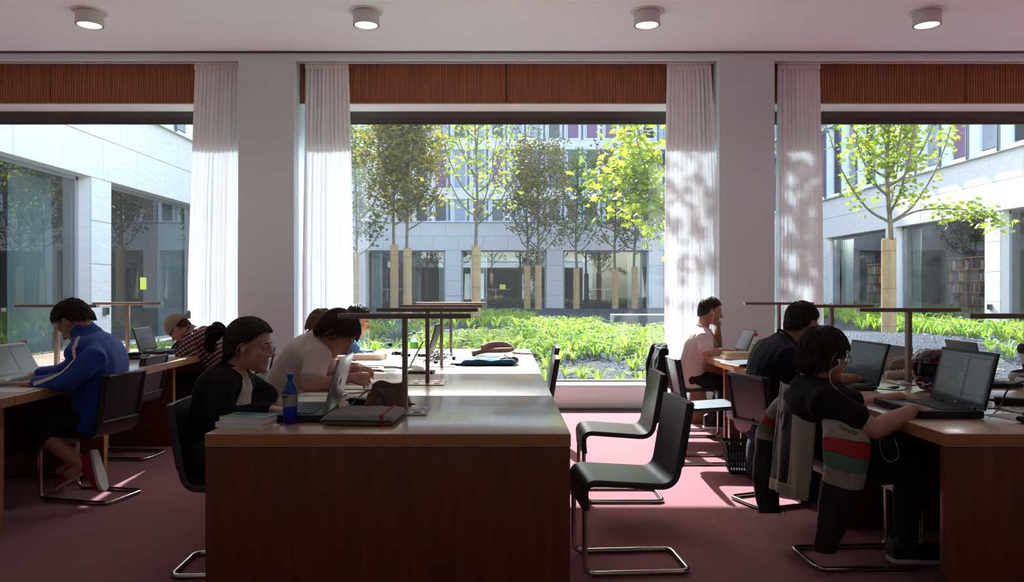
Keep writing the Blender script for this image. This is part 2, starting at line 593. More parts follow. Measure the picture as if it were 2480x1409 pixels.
# ================================================================ curtains
def curtain(x0t, x1t, x0b, x1b, label, folds, seed, d=8.36):
    rnd = random.Random(seed)
    ph = [rnd.uniform(0, 6.28) for _ in range(5)]
    zt, zb = 3.832, .015
    root = thing('curtain', label, 'curtain', ((x0t + x1t) / 2, d, zb), group='white window curtains')
    def fn(u, v):
        z = zt + (zb - zt) * v
        t = min(1, v * 1.6) ** .8
        a = x0t + (x0b - x0t) * t; c = x1t + (x1b - x1t) * t
        uu = u + .012 * math.sin(9 * u + ph[0] + 2.2 * v)
        amp = (.014 + .03 * min(1, v * 3)) * (.8 + .35 * math.sin(5.0 * u + ph[1]))
        w_ = 2 * PI * folds * uu + .55 * math.sin(3 * v + ph[2]) * (.3 + v)
        y = amp * math.sin(w_) + .3 * amp * math.sin(2.3 * w_ + ph[3])
        x = a + (c - a) * uu + amp * .35 * math.cos(w_)
        return (x, d + y, z)
    MB().grid(fn, folds * 10, 34).build('cloth', 'curtain', root, smooth=180, world=True)
    b = MB()
    def hd(u, v):
        x = x0t + (x1t - x0t) * u
        return (x, d - .02 + .008 * math.sin(2 * PI * folds * 1.7 * u), zt + .008 - .07 * v)
    b.grid(hd, folds * 12, 4).build('heading_tape', 'curtain', root, smooth=180, world=True)
    return root
curtain(-3.40, -2.90, -3.49, -2.92, 'white curtain gathered behind the ponytailed woman, beside the pale wing', 11, 1)
curtain(-2.17, -1.70, -2.22, -1.64, 'white curtain at the window edge above the man in the white shirt', 11, 2)
curtain(1.83, 2.32, 1.80, 2.40, 'white curtain behind the man resting his chin on his hand', 11, 3)
curtain(3.06, 3.53, 3.04, 3.56, 'white curtain beside the wrapped tree window', 10, 4)

# ================================================================ ceiling downlights
def downlight(x, y, label, lit=True):
    t = thing('ceiling_downlight', label, 'ceiling light', (x, y, ZC), group='round ceiling downlights')
    MB().lathe([(.07, 0), (.156, 0), (.156, -.004), (.148, -.008), (.07, -.008)], n=40).build('flange', 'alu_light', t)
    MB().lathe([(.121, -.004), (.1215, -.13), (.113, -.132), (.106, -.128), (.104, -.06)], n=40, cap=False).build('housing', 'alu_light', t)
    MB().lathe([(.1075, -.1275), (.114, -.133), (.1205, -.1305), (.117, -.126)], n=40, cap=False).build('rim', 'black', t)
    MB().lathe([(.001, -.105), (.06, -.110), (.104, -.122)], n=32, cap=False).build('lens', 'lens', t, smooth=180)
    ld = bpy.data.lights.new('downlight_bulb', 'SPOT')
    ld.energy = LAMP_W; ld.spot_size = R(150); ld.spot_blend = .8; ld.shadow_soft_size = .09; ld.color = (1, .97, .94)
    lo = bpy.data.objects.new('downlight_bulb', ld); C.objects.link(lo); lo.parent = t; lo.location = (0, 0, -.15)
    return t
DLX = [(217 - 1214) * 7.03 / FPX, (887 - 1214) * 7.03 / FPX, (1567 - 1214) * 7.03 / FPX, (2245 - 1214) * 7.03 / FPX]
for x, s_ in zip(DLX, ('round downlight over the left-hand table, leftmost on the ceiling', 'round downlight left of centre, above the curtain by the white-shirted man',
                       'round downlight right of centre, above the curtain near the chin-resting man', 'round downlight at the far right over the wrapped tree window')):
    downlight(x, 7.03, s_)
for y in (4.0, .9, -2.2):
    for x in DLX:
        ld = bpy.data.lights.new('downlight_bulb', 'SPOT')
        ld.energy = LAMP_W; ld.spot_size = R(150); ld.spot_blend = .8; ld.shadow_soft_size = .09; ld.color = (1, .97, .94)
        if y < 3:  # unseen rows, added as fill light for the interior
            o = dup([o for o in bpy.data.objects if o.name == 'ceiling_downlight'][0], (x, y, ZC), 0, 'unseen round downlight added as fill light, out over the camera side')
            ld2 = [c for c in o.children if c.type == 'LIGHT'][0]

# ================================================================ the court outside
def gz(x, y):
    z = .06 + .018 * (y - 9)
    if y > 34: z -= .11 * (y - 34)
    z += .34 * math.exp(-((x - 7.6) / 2.3) ** 2 - ((y - 14.2) / 2.6) ** 2)
    z += .10 * math.exp(-((x + 1) / 3) ** 2 - ((y - 17) / 3) ** 2)
    z += .05 * noise.noise(Vector((x * .35, y * .35, 3)))
    return max(z, .0)
b = MB()
b.grid(lambda u, v: (-8.2 + 21.6 * u, 9.31 + 30.6 * v, gz(-8.2 + 21.6 * u, 9.31 + 30.6 * v) + .02 * noise.noise(Vector((u * 160, v * 230, 0)))), 150, 210)
struct(b.build('ground', 'gravel', smooth=180), 'dark grey gravel ground of the garden court')

PANES = {}
def clad(root, axis, plane, sign, a0, a1, opens, zhead, zsill, ztop, m, length=1.31, courses=4):
    """stone panels in front of a backing; axis 'x': wall plane x = plane running along y, and the other way round"""
    cache = {}
    rnd = random.Random(int(plane * 10))
    def put(s0, s1, z0, z1):
        if s1 - s0 < .05: return
        key = (round(s1 - s0, 3), round(z1 - z0, 3))
        if key not in cache:
            w_, h_ = s1 - s0 - .010, z1 - z0 - .010
            bb = MB().box((0, 0, 0), (.03, w_, h_) if axis == 'x' else (w_, .03, h_), bev=.003)
            cache[key] = bb.mesh('stone_panel', m, 0)
        o = link('stone_panel', cache[key], root)
        pr = plane - sign * .015 + sign * rnd.uniform(0, .004)
        o.location = (pr, (s0 + s1) / 2, (z0 + z1) / 2) if axis == 'x' else ((s0 + s1) / 2, pr, (z0 + z1) / 2)
    def course(z0, z1, shift):
        s = a0 - shift
        while s < a1:
            put(max(s, a0), min(s + length, a1), z0, z1)
            s += length
    course(0, zsill, 0)
    n = 2
    for k in range(n):
        course(zhead + (ztop - zhead) * k / n, zhead + (ztop - zhead) * (k + 1) / n, length * .5 * (k % 2))
    piers = []
    e = a0
    for o0, o1 in opens:
        if o0 > e: piers.append((e, o0))
        e = o1
    if e < a1: piers.append((e, a1))
    for p0, p1 in piers:
        for k in range(courses):
            z0 = zsill + (zhead - zsill) * k / courses; z1 = zsill + (zhead - zsill) * (k + 1) / courses
            put(p0, p1, z0, z1)
    # backing with the deep reveals
    b = MB()
    dep = .36
    def bk(s0, s1, z0, z1):
        c = plane - sign * (.032 + dep / 2)
        if axis == 'x': b.box((c, (s0 + s1) / 2, (z0 + z1) / 2), (dep, s1 - s0, z1 - z0))
        else: b.box(((s0 + s1) / 2, c, (z0 + z1) / 2), (s1 - s0, dep, z1 - z0))
    bk(a0, a1, 0, zsill); bk(a0, a1, zhead, ztop)
    for p0, p1 in piers: bk(p0, p1, zsill, zhead)
    return b, piers

HEAD, SILL, CORN = 3.40, .22, 4.94
def wing_window(root, axis, plane, sign, o0, o1, mull=None):
    """recessed fixed window: frame and pane"""
    pl = plane - sign * .27
    b = MB()
    def bx(s0, s1, z0, z1, th=.06, off=0):
        if axis == 'x': b.box((pl - sign * off, (s0 + s1) / 2, (z0 + z1) / 2), (th, s1 - s0, z1 - z0))
        else: b.box(((s0 + s1) / 2, pl - sign * off, (z0 + z1) / 2), (s1 - s0, th, z1 - z0))
    bx(o0, o1, SILL, SILL + .06); bx(o0, o1, HEAD - .07, HEAD); bx(o0, o0 + .09, SILL, HEAD); bx(o1 - .09, o1, SILL, HEAD)
    if mull: bx(mull - .05, mull + .05, SILL, HEAD)
    f = b.build('window_frame', 'facade_metal', root)
    b = MB()
    bx(o0 + .09, o1 - .09, SILL + .06, HEAD - .07, .012, 0)
    b.build('pane', 'pane_wing', f)
    return f

def window_unit_mesh(nm, wd, ht, pane_m, rev=.16):
    """upper-floor window: splayed jambs and sill around a deep-set pane, local x along the wall, -y outward"""
    b = MB()
    h = wd / 2
    i = h - .24
    o_ = h - .075
    # splays: material 0 light metal
    def quad(p, q, r, s): b.add([p, q, r, s], [(0, 1, 2, 3)])
    quad((-o_, -.05, .03), (-i, rev, .16), (-i, rev, ht - .1), (-o_, -.05, ht - .03))
    quad((o_, -.05, .03), (i, rev, .16), (i, rev, ht - .1), (o_, -.05, ht - .03))
    quad((-o_, -.05, .03), (o_, -.05, .03), (i, rev, .16), (-i, rev, .16))
    quad((-o_, -.05, ht - .03), (o_, -.05, ht - .03), (i, rev, ht - .1), (-i, rev, ht - .1))
    b.box((0, -.03, .015), (2 * o_, .06, .03)); b.box((0, -.03, ht - .015), (2 * o_, .06, .03))
    b.cur = 1
    for sx in (-1, 1):
        b.box((sx * (h - .0375), .0, ht / 2), (.075, .1, ht))
        b.tube([(sx * h, -.03, 0), (sx * h, -.03, ht)], .075, 10)
    b.box((0, rev + .03, ht / 2), (wd, .02, ht))
    b.cur = 0
    b.box((-i + .06, rev - .02, ht / 2), (.05, .04, ht - .3))
    return b.mesh(nm, ['facade_light', 'facade_metal'], 30)
UW, UH = 1.307, 2.82
UNIT = window_unit_mesh('window_unit', UW, UH, None)
PANE_M = {}
for k in ('blind_purple', 'blind_grey', 'dark_pane'):
    PANE_M[k] = MB().box((.03, .155, UH / 2 + .03), (2 * (UW / 2 - .24) - .06, .012, UH - .3)).mesh('pane', k, 0)
def units(root, axis, plane, sign, a0, n, z, rnd, cols=None):
    for k in range(n):
        s = a0 + UW * (k + .5)
        o = link('window_unit', UNIT, root)
        if axis == 'x':
            o.location = (plane, s, z); o.rotation_euler = (0, 0, -PI / 2 if sign < 0 else PI / 2)
        else:
            o.location = (s, plane, z)
        c = cols[k % len(cols)] if cols else rnd.choice(['blind_purple', 'blind_grey', 'dark_pane', 'dark_pane'])
        link('pane', PANE_M[c], o)

rnd = random.Random(5)
# left wing, running away from the window wall
LX = -7.5
lw = [(9.2 + 5.3 * k, 13.8 + 5.3 * k) for k in range(6)]
rootL = thing('stone_wing', 'pale travertine wing with large windows outside the left window', 'building', (0, 0, 0))
bk, piers = clad(rootL, 'x', LX, 1, 8.96, 40.0, lw, HEAD, SILL, CORN, 'stone')
bk.box((LX - .6, 30, 13.4), (.9, 44, 10.4)); bk.box((LX - .6, 30.4, 8.1), (.5, 43, 6.4))
bk.build('wall_core', 'stone_warm', rootL)
for o0, o1 in lw[:4]:
    wing_window(rootL, 'x', LX, 1, o0, o1)
units(rootL, 'x', LX, 1, 14.6, 20, CORN + .02, rnd, ['blind_grey', 'dark_pane'])
MB().box((LX + .02, 24, CORN), (.1, 31, .03)).build('cornice', 'facade_light', rootL)
# right wing
RX = 13.0
rw = [(15.05 + 5.23 * k - 5.23, 19.65 + 5.23 * k - 5.23) for k in range(6)]
rootR = thing('stone_wing', 'sunlit travertine wing with framed upper windows outside the right window', 'building', (0, 0, 0))
bk, piers = clad(rootR, 'x', RX, -1, 8.96, 40.0, rw, HEAD, SILL, CORN, 'stone')
bk.box((RX + .6, 30, 13.4), (.9, 44, 10.4)); bk.box((RX + .6, 30.4, 8.1), (.5, 43, 6.4))
bk.build('wall_core', 'stone_warm', rootR)
for o0, o1 in rw:
    wing_window(rootR, 'x', RX, -1, o0, o1)
for k in range(2):
    units(rootR, 'x', RX, -1, 14.4, 27, CORN + .02 + 3.43 * k, rnd)
MB().box((RX - .02, 27, CORN), (.1, 36, .03)).build('cornice', 'facade_light', rootR)
# far side: one-storey range, the tall house set back behind it
FY = 39.5
fw = [(-7.15, -2.95), (-2.1, 2.38), (3.24, 7.75), (8.5, 12.6)]
rootF = thing('garden_range', 'low stone range with dark windows across the garden court', 'building', (0, 0, 0))
bk, piers = clad(rootF, 'y', FY, -1, LX, RX, fw, HEAD, SILL, CORN - .05, 'stone_far')
bk.box((2.75, FY + 6.4, CORN - .2), (20.5, 12.6, .3))
bk.build('wall_core', 'stone_far', rootF)
for k, (o0, o1) in enumerate(fw):
    wing_window(rootF, 'y', FY, -1, o0, o1, mull=(-5.05 if k == 0 else None))
MB().box((2.75, FY - .02, CORN - .03), (20.5, .12, .06)).build('cornice', 'facade_light', rootF)
TY = 52.0
rootT = thing('tall_house', 'tall house with rows of white framed windows behind the low range', 'building', (0, 0, 0))
b = MB()
for k in range(4):
    b.box((2.75, TY + .12, 4.82 + 3.43 * k + UH + .3), (20.5, .3, .61))
b.box((2.75, TY + 1, 12.6), (24.0, 1.4, 25.2))
b.build('wall_core', 'stone_far', rootT)
for k in range(3):
    units(rootT, 'y', TY, -1, LX, 16, 4.82 + 3.43 * k, rnd,
          None if k < 2 else ['dark_pane', 'blind_grey', 'blind_grey', 'dark_pane', 'blind_grey', 'dark_pane', 'blind_grey', 'blind_grey', 'dark_pane', 'blind_purple', 'blind_purple', 'blind_purple', 'dark_pane'])

# rooms behind the wing windows: dark shells, curtains, bookcases
def shell(parent, x0, x1, y0, y1, open_side):
    b = MB()
    zc = HEAD + .1
    b.box(((x0 + x1) / 2, (y0 + y1) / 2, zc + .05), (x1 - x0, y1 - y0, .1)); b.box(((x0 + x1) / 2, (y0 + y1) / 2, .05), (x1 - x0, y1 - y0, .1))
    if open_side != 'x0': b.box((x0, (y0 + y1) / 2, zc / 2), (.1, y1 - y0, zc))
    if open_side != 'x1': b.box((x1, (y0 + y1) / 2, zc / 2), (.1, y1 - y0, zc))
    if open_side != 'y0': b.box(((x0 + x1) / 2, y0, zc / 2), (x1 - x0, .1, zc))
    if open_side != 'y1': b.box(((x0 + x1) / 2, y1, zc / 2), (x1 - x0, .1, zc))
    b.build('room_shell', 'dark_room', parent)
shell(rootL, LX - 5.4, LX - .4, 9.0, 40, 'x1')
shell(rootR, RX + .4, RX + 5.4, 9.0, 40, 'x0')
shell(rootF, LX, RX, FY + .4, FY + 6, 'y0')
def far_curtain(x0, y0, x1, y1, label):
    L_ = math.hypot(x1 - x0, y1 - y0); n = max(4, int(L_ / .09))
    nx, ny = -(y1 - y0) / L_, (x1 - x0) / L_
    def fn(u, v):
        a = .035 * math.sin(u * n * PI + .6 * math.sin(4 * v)) * (.5 + .5 * v)
        return (x0 + (x1 - x0) * u + nx * a, y0 + (y1 - y0) * u + ny * a, .25 + 3.05 * v)
    o = MB().grid(fn, n * 6, 8).build('curtain', 'curtain_far', None, smooth=180)
    tag(o, label, 'curtain', 'pale curtains in the facing windows')
far_curtain(LX - .55, 12.3, LX - .55, 13.5, 'pale green curtain in the nearest stone wing window at the left edge')
far_curtain(LX - .55, 17.7, LX - .55, 19.0, 'pale green curtain behind the second left wing window')
far_curtain(RX + .55, 24.3, RX + .55, 24.9, 'pale curtain at the far edge of the bookcase window')
far_curtain(RX + .55, 29.0, RX + .55, 30.0, 'pale curtain in the right wing window farthest along the wall')
far_curtain(-6.9, FY + .5, -6.3, FY + .5, 'pale curtain at the left end of the first window across the court')
far_curtain(-3.3, FY + .5, -2.95, FY + .5, 'pale curtain at the right end of the first window across the court')
far_curtain(-1.2, FY + .5, -.75, FY + .5, 'pale curtain in the window with the yellow note')
far_curtain(6.7, FY + .5, 7.5, FY + .5, 'white curtain at the right end of the third window across the court')
def bookcase(x, y, label, n, seed):
    """bookcase facing -x inside the right wing"""
    rn = random.Random(seed)
    t = thing('bookcase', label, 'bookcase', (x, y, .1), group='bookcases in the right wing')
    b = MB()
    for k in range(7):
        b.box((0, 0, .03 + k * .37), (.3, n, .025))
    b.build('shelves', 'panel_wood', t)
    for s_ in (-1, 0, 1):
        MB().box((0, s_ * n / 2, 1.14), (.3, .03, 2.28)).build('upright', 'panel_wood', t)
    bm = [MB().box((0, 0, .13), (.2, .048, .26)).mesh('book', k, 0) for k in ('book_a', 'book_b', 'book_c', 'book_d')]
    for k in range(1, 6):
        yy = -n / 2 + .05
        while yy < n / 2 - .06:
            if abs(yy) > .05 and rn.random() < .8:
                o = link('book', rn.choice(bm), None, (x - .04, y + yy, .1 + .043 + k * .37))
                o.scale = (1, rn.uniform(.7, 1.5), rn.uniform(.8, 1.15))
                o.rotation_euler = (rn.uniform(-.05, .05), 0, 0)
                tag(o, 'book standing on the shelves behind the right wing glass', 'book', 'books in the right wing bookcases')
            yy += .085
bookcase(RX + 1.9, 23.7, 'tall filled bookcase behind the right wing window beside the wrapped trunk', 2.3, 3)
bookcase(RX + 2.2, 30.2, 'tall bookcase behind the farther right wing window', 1.6, 4)
for k, (x, y) in enumerate(((RX + 1.0, 23.4), (RX + 1.0, 29.4), (-5, FY + 1.3), (.3, FY + 1.3), (5.5, FY + 1.3))):  # fill lights added to brighten these rooms, hidden above the window heads
    lt = thing('added_panel_light', ['flat fill light added in front of the right wing bookcase', 'flat fill light added in the farther right wing room', 'flat fill light added in the first room across the court', 'flat fill light added in the yellow note room', 'flat fill light added in the third room across the court'][k], 'ceiling light', (x, y, 3.5), group='added fill lights in the facing rooms')
    MB().box((0, 0, -.006), (.62, .62, .012)).build('housing', 'alu_light', lt)
    MB().box((0, 0, -.0135), (.58, .58, .003)).build('lens', 'lens', lt)
    ld = bpy.data.lights.new('room_fill', 'AREA'); ld.energy = 60; ld.size = .56; ld.color = (1, .94, .85)
    lo = bpy.data.objects.new('room_fill', ld); C.objects.link(lo); lo.parent = lt; lo.location = (0, 0, -.018)
# small square wall lights
def wall_light(x, y, z, label, sx):
    t = thing('wall_light', label, 'wall light', (x, y, z), group='small square wall lights')
    b = MB(); s_ = .13
    b.box((0, -s_ * .5, 0), (.06, .012, s_)); b.box((0, s_ * .5, 0), (.06, .012, s_)); b.box((0, 0, s_ * .5), (.06, s_, .012)); b.box((0, 0, -s_ * .5), (.06, s_, .012))
    b.build('frame', 'alu_dark', t); MB().box((-sx * .015, 0, 0), (.02, s_ - .012, s_ - .012)).build('lens', 'alu_dark', t)
wall_light(LX + .03, 14.25, .93, 'small square wall light beside the lamp bar on the left stone pier', 1)
wall_light(RX - .03, 20.02, .88, 'small square wall light on the pier at the right edge', -1)
wall_light(RX - .03, 25.35, .78, 'small square wall light on the pier beside the wrapped trunk', -1)
wall_light(RX - .03, 30.7, .75, 'small square wall light on the pier beside the curtain', -1)
tag(MB().box((LX - .24, 16.3, 1.47), (.004, .28, .26)).build('paper_note', 'yellow_note'), 'yellow note stuck on the stone wing window', 'note')
tag(MB().box((.07, FY + .22, 1.5), (.30, .004, .24)).build('paper_note', 'yellow_note'), 'yellow note stuck on the window across the court', 'note')
# long tables and lamps glimpsed in the far rooms
for x, s_ in ((-6.2, 'pale reading table in the first window across the court'), (-.3, 'pale reading table in the yellow note window'), (5.6, 'pale reading table in the third window across the court')):
    t = thing('reading_table', s_, 'table', (x, FY + 1.6, .1), group='tables in the rooms across the court')
    MB().box((0, 0, .72), (1.7, .7, .05)).build('tabletop', 'side_wood', t)
    for sx in (-.75, .75): MB().box((sx, 0, .35), (.05, .6, .69)).build('leg', 'side_wood', t)
    l_ = thing('desk_lamp', s_.replace('pale reading table', 'bar lamp on the table'), 'lamp', (x, FY + 1.6, .845), group='lamps in the rooms across the court')
    MB().box((0, 0, .25), (.05, .05, .5)).build('post', 'alu_light', l_); MB().box((0, 0, .52), (1.6, .06, .05)).build('lamp_bar', 'alu_light', l_)

# ================================================================ trees
LEAF = [(0, 0), (.10, .08), (.34, .02), (.22, .17), (.50, .34), (.24, .33), (.22, .50), (.10, .44), (0, .74), (-.10, .44), (-.22, .50), (-.24, .33), (-.50, .34), (-.22, .17), (-.34, .02), (-.10, .08)]
def leaf_geo(c, d, up, s):
    d = d.normalized(); x = d.cross(up); x = x.normalized() if x.length > 1e-3 else Vector((1, 0, 0))
    n = x.cross(d)
    vs = [c + d * (.28 * s)]
    for px, py in LEAF:
        vs.append(c + x * (px * s) + d * (py * s) + n * (-.16 * s * abs(px) * 2 * abs(px)))
    k = len(LEAF)
    return vs, [(0, 1 + i, 1 + (i + 1) % k) for i in range(k)]
lb = MB(); v_, f_ = leaf_geo(Vector((0, 0, 0)), Vector((0, 1, 0)), Vector((0, 0, 1)), 1.0); lb.add(v_, f_)
LEAFMESH = {k: lb.mesh('leaf', k, 0) for k in ('leaf', 'leaf_green', 'leaf_dark')}
def tree(x, y, label, seed, wrap_top, bz, top, rad, lm, leaves, lsz, tr=.075, n_single=0, wrap=True, lean=0.0, nb=9, extra=None, sparse=1.0):
    rn = random.Random(seed)
    z0 = gz(x, y) - .05
    t = thing('maple_tree', label, 'tree', (x, y, z0), group='young maples in the court')
    H = top - z0
    tk = [Vector((lean * k / 8 + .03 * math.sin(k * 1.3 + seed), .03 * math.cos(k * 1.7 + seed), H * k / 8)) for k in range(9)]
    tk[0] = Vector((0, 0, 0))
    tp = smoothpath(tk, 4)
    b = MB()
    b.tube(tp, [max(.012, tr * (1 - .88 * (p.z / H) ** .9)) for p in tp], 9)
    ends = []
    h0 = bz - z0
    for i in range(nb * 2):
        f = i / (nb * 2)
        zz = h0 + (H - h0) * .78 * f + rn.uniform(-.05, .05)
        q = min(tp, key=lambda p: abs(p.z - zz))
        az = i * 2.4 + rn.uniform(-.4, .4)
        L_ = rad * (1.25 - .55 * f) * rn.uniform(.8, 1.15)
        out = Vector((math.cos(az), math.sin(az), 0))
        p1 = q + out * L_ * .3 + Vector((0, 0, L_ * .22)); p2 = q + out * L_ * .62 + Vector((0, 0, L_ * .75)); p3 = q + out * L_ * .85 + Vector((0, 0, L_ * 1.45))
        bp = smoothpath([q, p1, p2, p3], 4)
        r0 = tr * .42 * (1 - .5 * f)
        b.tube(bp, [r0 * (1 - .8 * k / (len(bp) - 1)) for k in range(len(bp))], 6)
        ends += [(p, .25 + .75 * k / len(bp)) for k, p in enumerate(bp) if k > 3]
        for j in range(3):
            s_ = bp[rn.randint(3, len(bp) - 3)]
            dr = Vector((rn.uniform(-1, 1), rn.uniform(-1, 1), rn.uniform(-.1, .9))).normalized()
            e = s_ + dr * rn.uniform(.3, .55) * rad * .6
            b.tube([s_, (s_ + e) / 2 + Vector((0, 0, .03)), e], [.010, .007, .004], 4)
            ends += [((s_ + e) / 2, .8), (e, 1), (e, 1)]
    if extra:
        for pts in extra:
            pp = smoothpath([Vector(p) - Vector((x, y, z0)) for p in pts], 5)
            b.tube(pp, [.022 * (1 - .75 * k / (len(pp) - 1)) + .003 for k in range(len(pp))], 6)
            ends += [(p, 1) for p in pp[len(pp) // 3:]] * 3
    ends += [(p, 1) for p in tp if p.z > h0 + (H - h0) * .5]
    b.build('trunk', 'bark', t)
    fb = MB(); k = 0
    while k < leaves:
        p, wgt = rn.choice(ends)
        if rn.random() > wgt: continue
        c = p + Vector((rn.gauss(0, .16), rn.gauss(0, .16), rn.gauss(0, .14))) * (rad * .75) * sparse
        d = Vector((rn.uniform(-1, 1), rn.uniform(-1, 1), rn.uniform(-1.1, -.05)))
        up = Vector((rn.uniform(-.6, .6), rn.uniform(-.6, .6), 1))
        s_ = lsz * rn.uniform(.65, 1.25)
        if k < n_single:
            o = link('leaf', LEAFMESH[lm], t)
            dd = d.normalized(); xx = dd.cross(up).normalized(); nn = xx.cross(dd)
            M = Matrix.Identity(4)
            for i in range(3):
                M[i][0] = xx[i] * s_; M[i][1] = dd[i] * s_; M[i][2] = nn[i] * s_; M[i][3] = c[i]
            o.matrix_local = M
        else:
            v_, f_ = leaf_geo(c, d, up, s_); fb.add(v_, f_)
        k += 1
    if fb.v:
        o = fb.build('foliage', lm, t, smooth=0); o['kind'] = 'stuff'
    if wrap:
        b = MB(); n = 26
        wt = wrap_top - z0
        for i in range(n):
            a = 2 * PI * i / n
            rr = tr + .045 + rn.uniform(-.006, .006)
            b.tube([(rr * math.cos(a), rr * math.sin(a), -.02), (rr * math.cos(a + .05), rr * math.sin(a + .05), wt * .5), (rr * math.cos(a), rr * math.sin(a), wt + rn.uniform(-.03, .03))], .0165, 5)
        wr = b.build('reed_wrap', 'reed', t)
        for f in (.12, .5, .88):
            MB().tube([((tr + .066) * math.cos(a * PI / 8), (tr + .066) * math.sin(a * PI / 8), wt * f) for a in range(16)], .004, 4, closed=True).build('tie_wire', 'bark', wr)
    return t
def tpx(px, d): return (px - 1214) * d / FPX
tree(tpx(2153, 16.2), 16.2, 'young maple with a reed-wrapped trunk in the right-hand window', 11, 2.42, 2.72, 6.4, 1.25, 'leaf', 2100, .17, .085, 280,
     extra=[[(8.33, 16.2, 2.75), (8.9, 16.1, 3.02), (9.6, 16.0, 3.05), (10.2, 15.9, 2.95), (10.55, 15.9, 2.78)]], sparse=.9)
tree(3.1, 13.2, 'maple with big yellow leaves at the right edge of the middle window', 12, 0, 2.3, 8.0, 1.75, 'leaf', 2700, .2, .06, 280, wrap=False,
     extra=[[(3.05, 13.2, 2.2), (2.6, 13.1, 3.1), (2.1, 13.0, 3.35), (1.6, 12.9, 3.25)], [(3.05, 13.2, 1.9), (2.8, 13, 2.4), (2.5, 12.9, 3.3), (2.2, 12.8, 4.2)], [(3.05, 13.2, 2.6), (2.5, 13, 2.9), (2.0, 12.9, 2.75)]], nb=8)
tree(tpx(955, 24), 24, 'thick-crowned maple with a wrapped trunk, left of the closest pair in the court', 13, 2.75, 3.3, 7.9, 1.4, 'leaf_dark', 3400, .19, .07)
tree(tpx(987, 23.4), 23.4, 'maple with a wrapped trunk, right of the closest pair in the court', 14, 2.62, 3.2, 7.4, 1.35, 'leaf_dark', 3000, .19, .07)
tree(tpx(1153, 22), 22, 'thin-leaved maple with golden leaves in the middle of the court', 15, 2.6, 3.1, 7.6, 1.5, 'leaf', 1300, .16, .07, nb=8, sparse=1.3)
tree(tpx(862, 27), 27, 'maple half hidden behind the curtain, left in the court', 16, 2.7, 2.6, 8.2, 1.5, 'leaf_green', 2600, .17, .065)
tree(tpx(1277, 33), 33, 'dark maple with a wrapped trunk, left of the two in front of the yellow note', 17, 2.38, 3.0, 7.6, 1.35, 'leaf_dark', 2080, .17, .08)
tree(tpx(1304, 32.4), 32.4, 'dark maple with a wrapped trunk, right of the two in front of the yellow note', 18, 2.38, 3.0, 8.3, 1.5, 'leaf_dark', 2400, .17, .08)
tree(tpx(1396, 34), 34, 'dark maple standing before the third far window, at its left', 19, 2.3, 3.0, 7.8, 1.3, 'leaf_green', 2240, .17, .08)
tree(tpx(1490, 34), 34, 'dark maple standing before the third far window, at its middle', 20, 2.3, 3.0, 7.9, 1.3, 'leaf_dark', 2240, .17, .08)
tree(tpx(1537, 33.6), 33.6, 'dark maple standing before the third far window, at its right', 21, 2.35, 3.0, 7.5, 1.2, 'leaf_dark', 1760, .17, .08)

# stone block in the garden
bl = tag(MB().box((3.62, 19.4, .50), (1.5, 1.0, .40), bev=.01).build('stone_block', 'concrete_dark'), 'dark stone block lying among the garden plants', 'block')

# ================================================================ garden plants
def clump(rn, c, s, nb):
    vs = []; fs = []
    for k in range(nb):
        az = 2 * PI * k / nb + rn.uniform(-.4, .4)
        o = Vector((math.cos(az), math.sin(az), 0)); sd_ = Vector((-o.y, o.x, 0))
        L_ = s * rn.uniform(.7, 1.2); w_ = s * .048
        ln = rn.uniform(.25, .75)
        p = [c, c + o * (L_ * .18) + Vector((0, 0, L_ * .45)), c + o * (L_ * .42 * (ln + .4)) + Vector((0, 0, L_ * .8)), c + o * (L_ * (ln + .25)) + Vector((0, 0, L_ * (1.0 - .45 * ln)))]
        wd = [w_ * .5, w_ * 1.1, w_, .002]
        i0 = len(vs)
        for q, ww in zip(p, wd):
            vs += [q - sd_ * ww, q + Vector((0, 0, -ww * .5)), q + sd_ * ww]
        for j in range(3):
            a = i0 + 3 * j
            fs += [(a, a + 1, a + 4, a + 3), (a + 1, a + 2, a + 5, a + 4)]
    return vs, fs
rn = random.Random(33)
CL = []
for k in range(5):
    b = MB(); v_, f_ = clump(rn, Vector((0, 0, 0)), 1.0, 9); b.add(v_, f_); CL.append(b.mesh('plant', 'blade', 0))
spots = []
def scatter(n, x0, x1, y0, y1, s0, s1, keep=None):
    for _ in range(n):
        x = rn.uniform(x0, x1); y = rn.uniform(y0, y1)
        if keep and not keep(x, y): continue
        if 2.4 < x < 4.8 and 17.6 < y < 20.4: continue
        spots.append((x, y, rn.uniform(s0, s1)))
scatter(70, -2.1, 3.0, 9.75, 12.6, .2, .34)
scatter(1150, -1.5, 5.5, 12.7, 19.5, .24, .42, lambda x, y: (x > -.6 + .2 * (y - 12)) or y < 15.2)
scatter(480, -6.5, 12, 12.5, 20, .24, .4, lambda x, y: x < -1.5 or x > 9.3)
scatter(330, -2.5, 6, 19.5, 27, .26, .4, lambda x, y: x < 1.2 or (y < 22 and rn.random() < .5))
scatter(380, 9.8, 12.7, 14.0, 31, .3, .5)
scatter(90, -7.0, -3, 9.8, 13, .25, .4)
scatter(60, 3, 12, 9.8, 12.5, .25, .4)
vis = [s for s in spots if s[1] < 21 and -2.3 < s[0] < 9 or s[0] > 10.5 and s[1] < 26]
vis.sort(key=lambda s: s[1])
single = set(map(id, vis[:290]))
fb = MB()
for s_ in spots:
    x, y, sz = s_
    z = gz(x, y) - .01
    if id(s_) in single:
        o = link('garden_plant', rn.choice(CL), None, (x, y, z), rn.uniform(0, 6.28))
        o.scale = (sz, sz, sz)
        tag(o, 'tuft of strappy light green leaves growing in the garden gravel', 'plant', 'leafy tufts in the garden')
    else:
        v_, f_ = clump(rn, Vector((x, y, z)), sz, 8); fb.add(v_, f_)
o = tag(fb.build('undergrowth', 'blade', None, smooth=0), 'mass of light green leafy tufts covering the garden', 'undergrowth', kind='stuff')
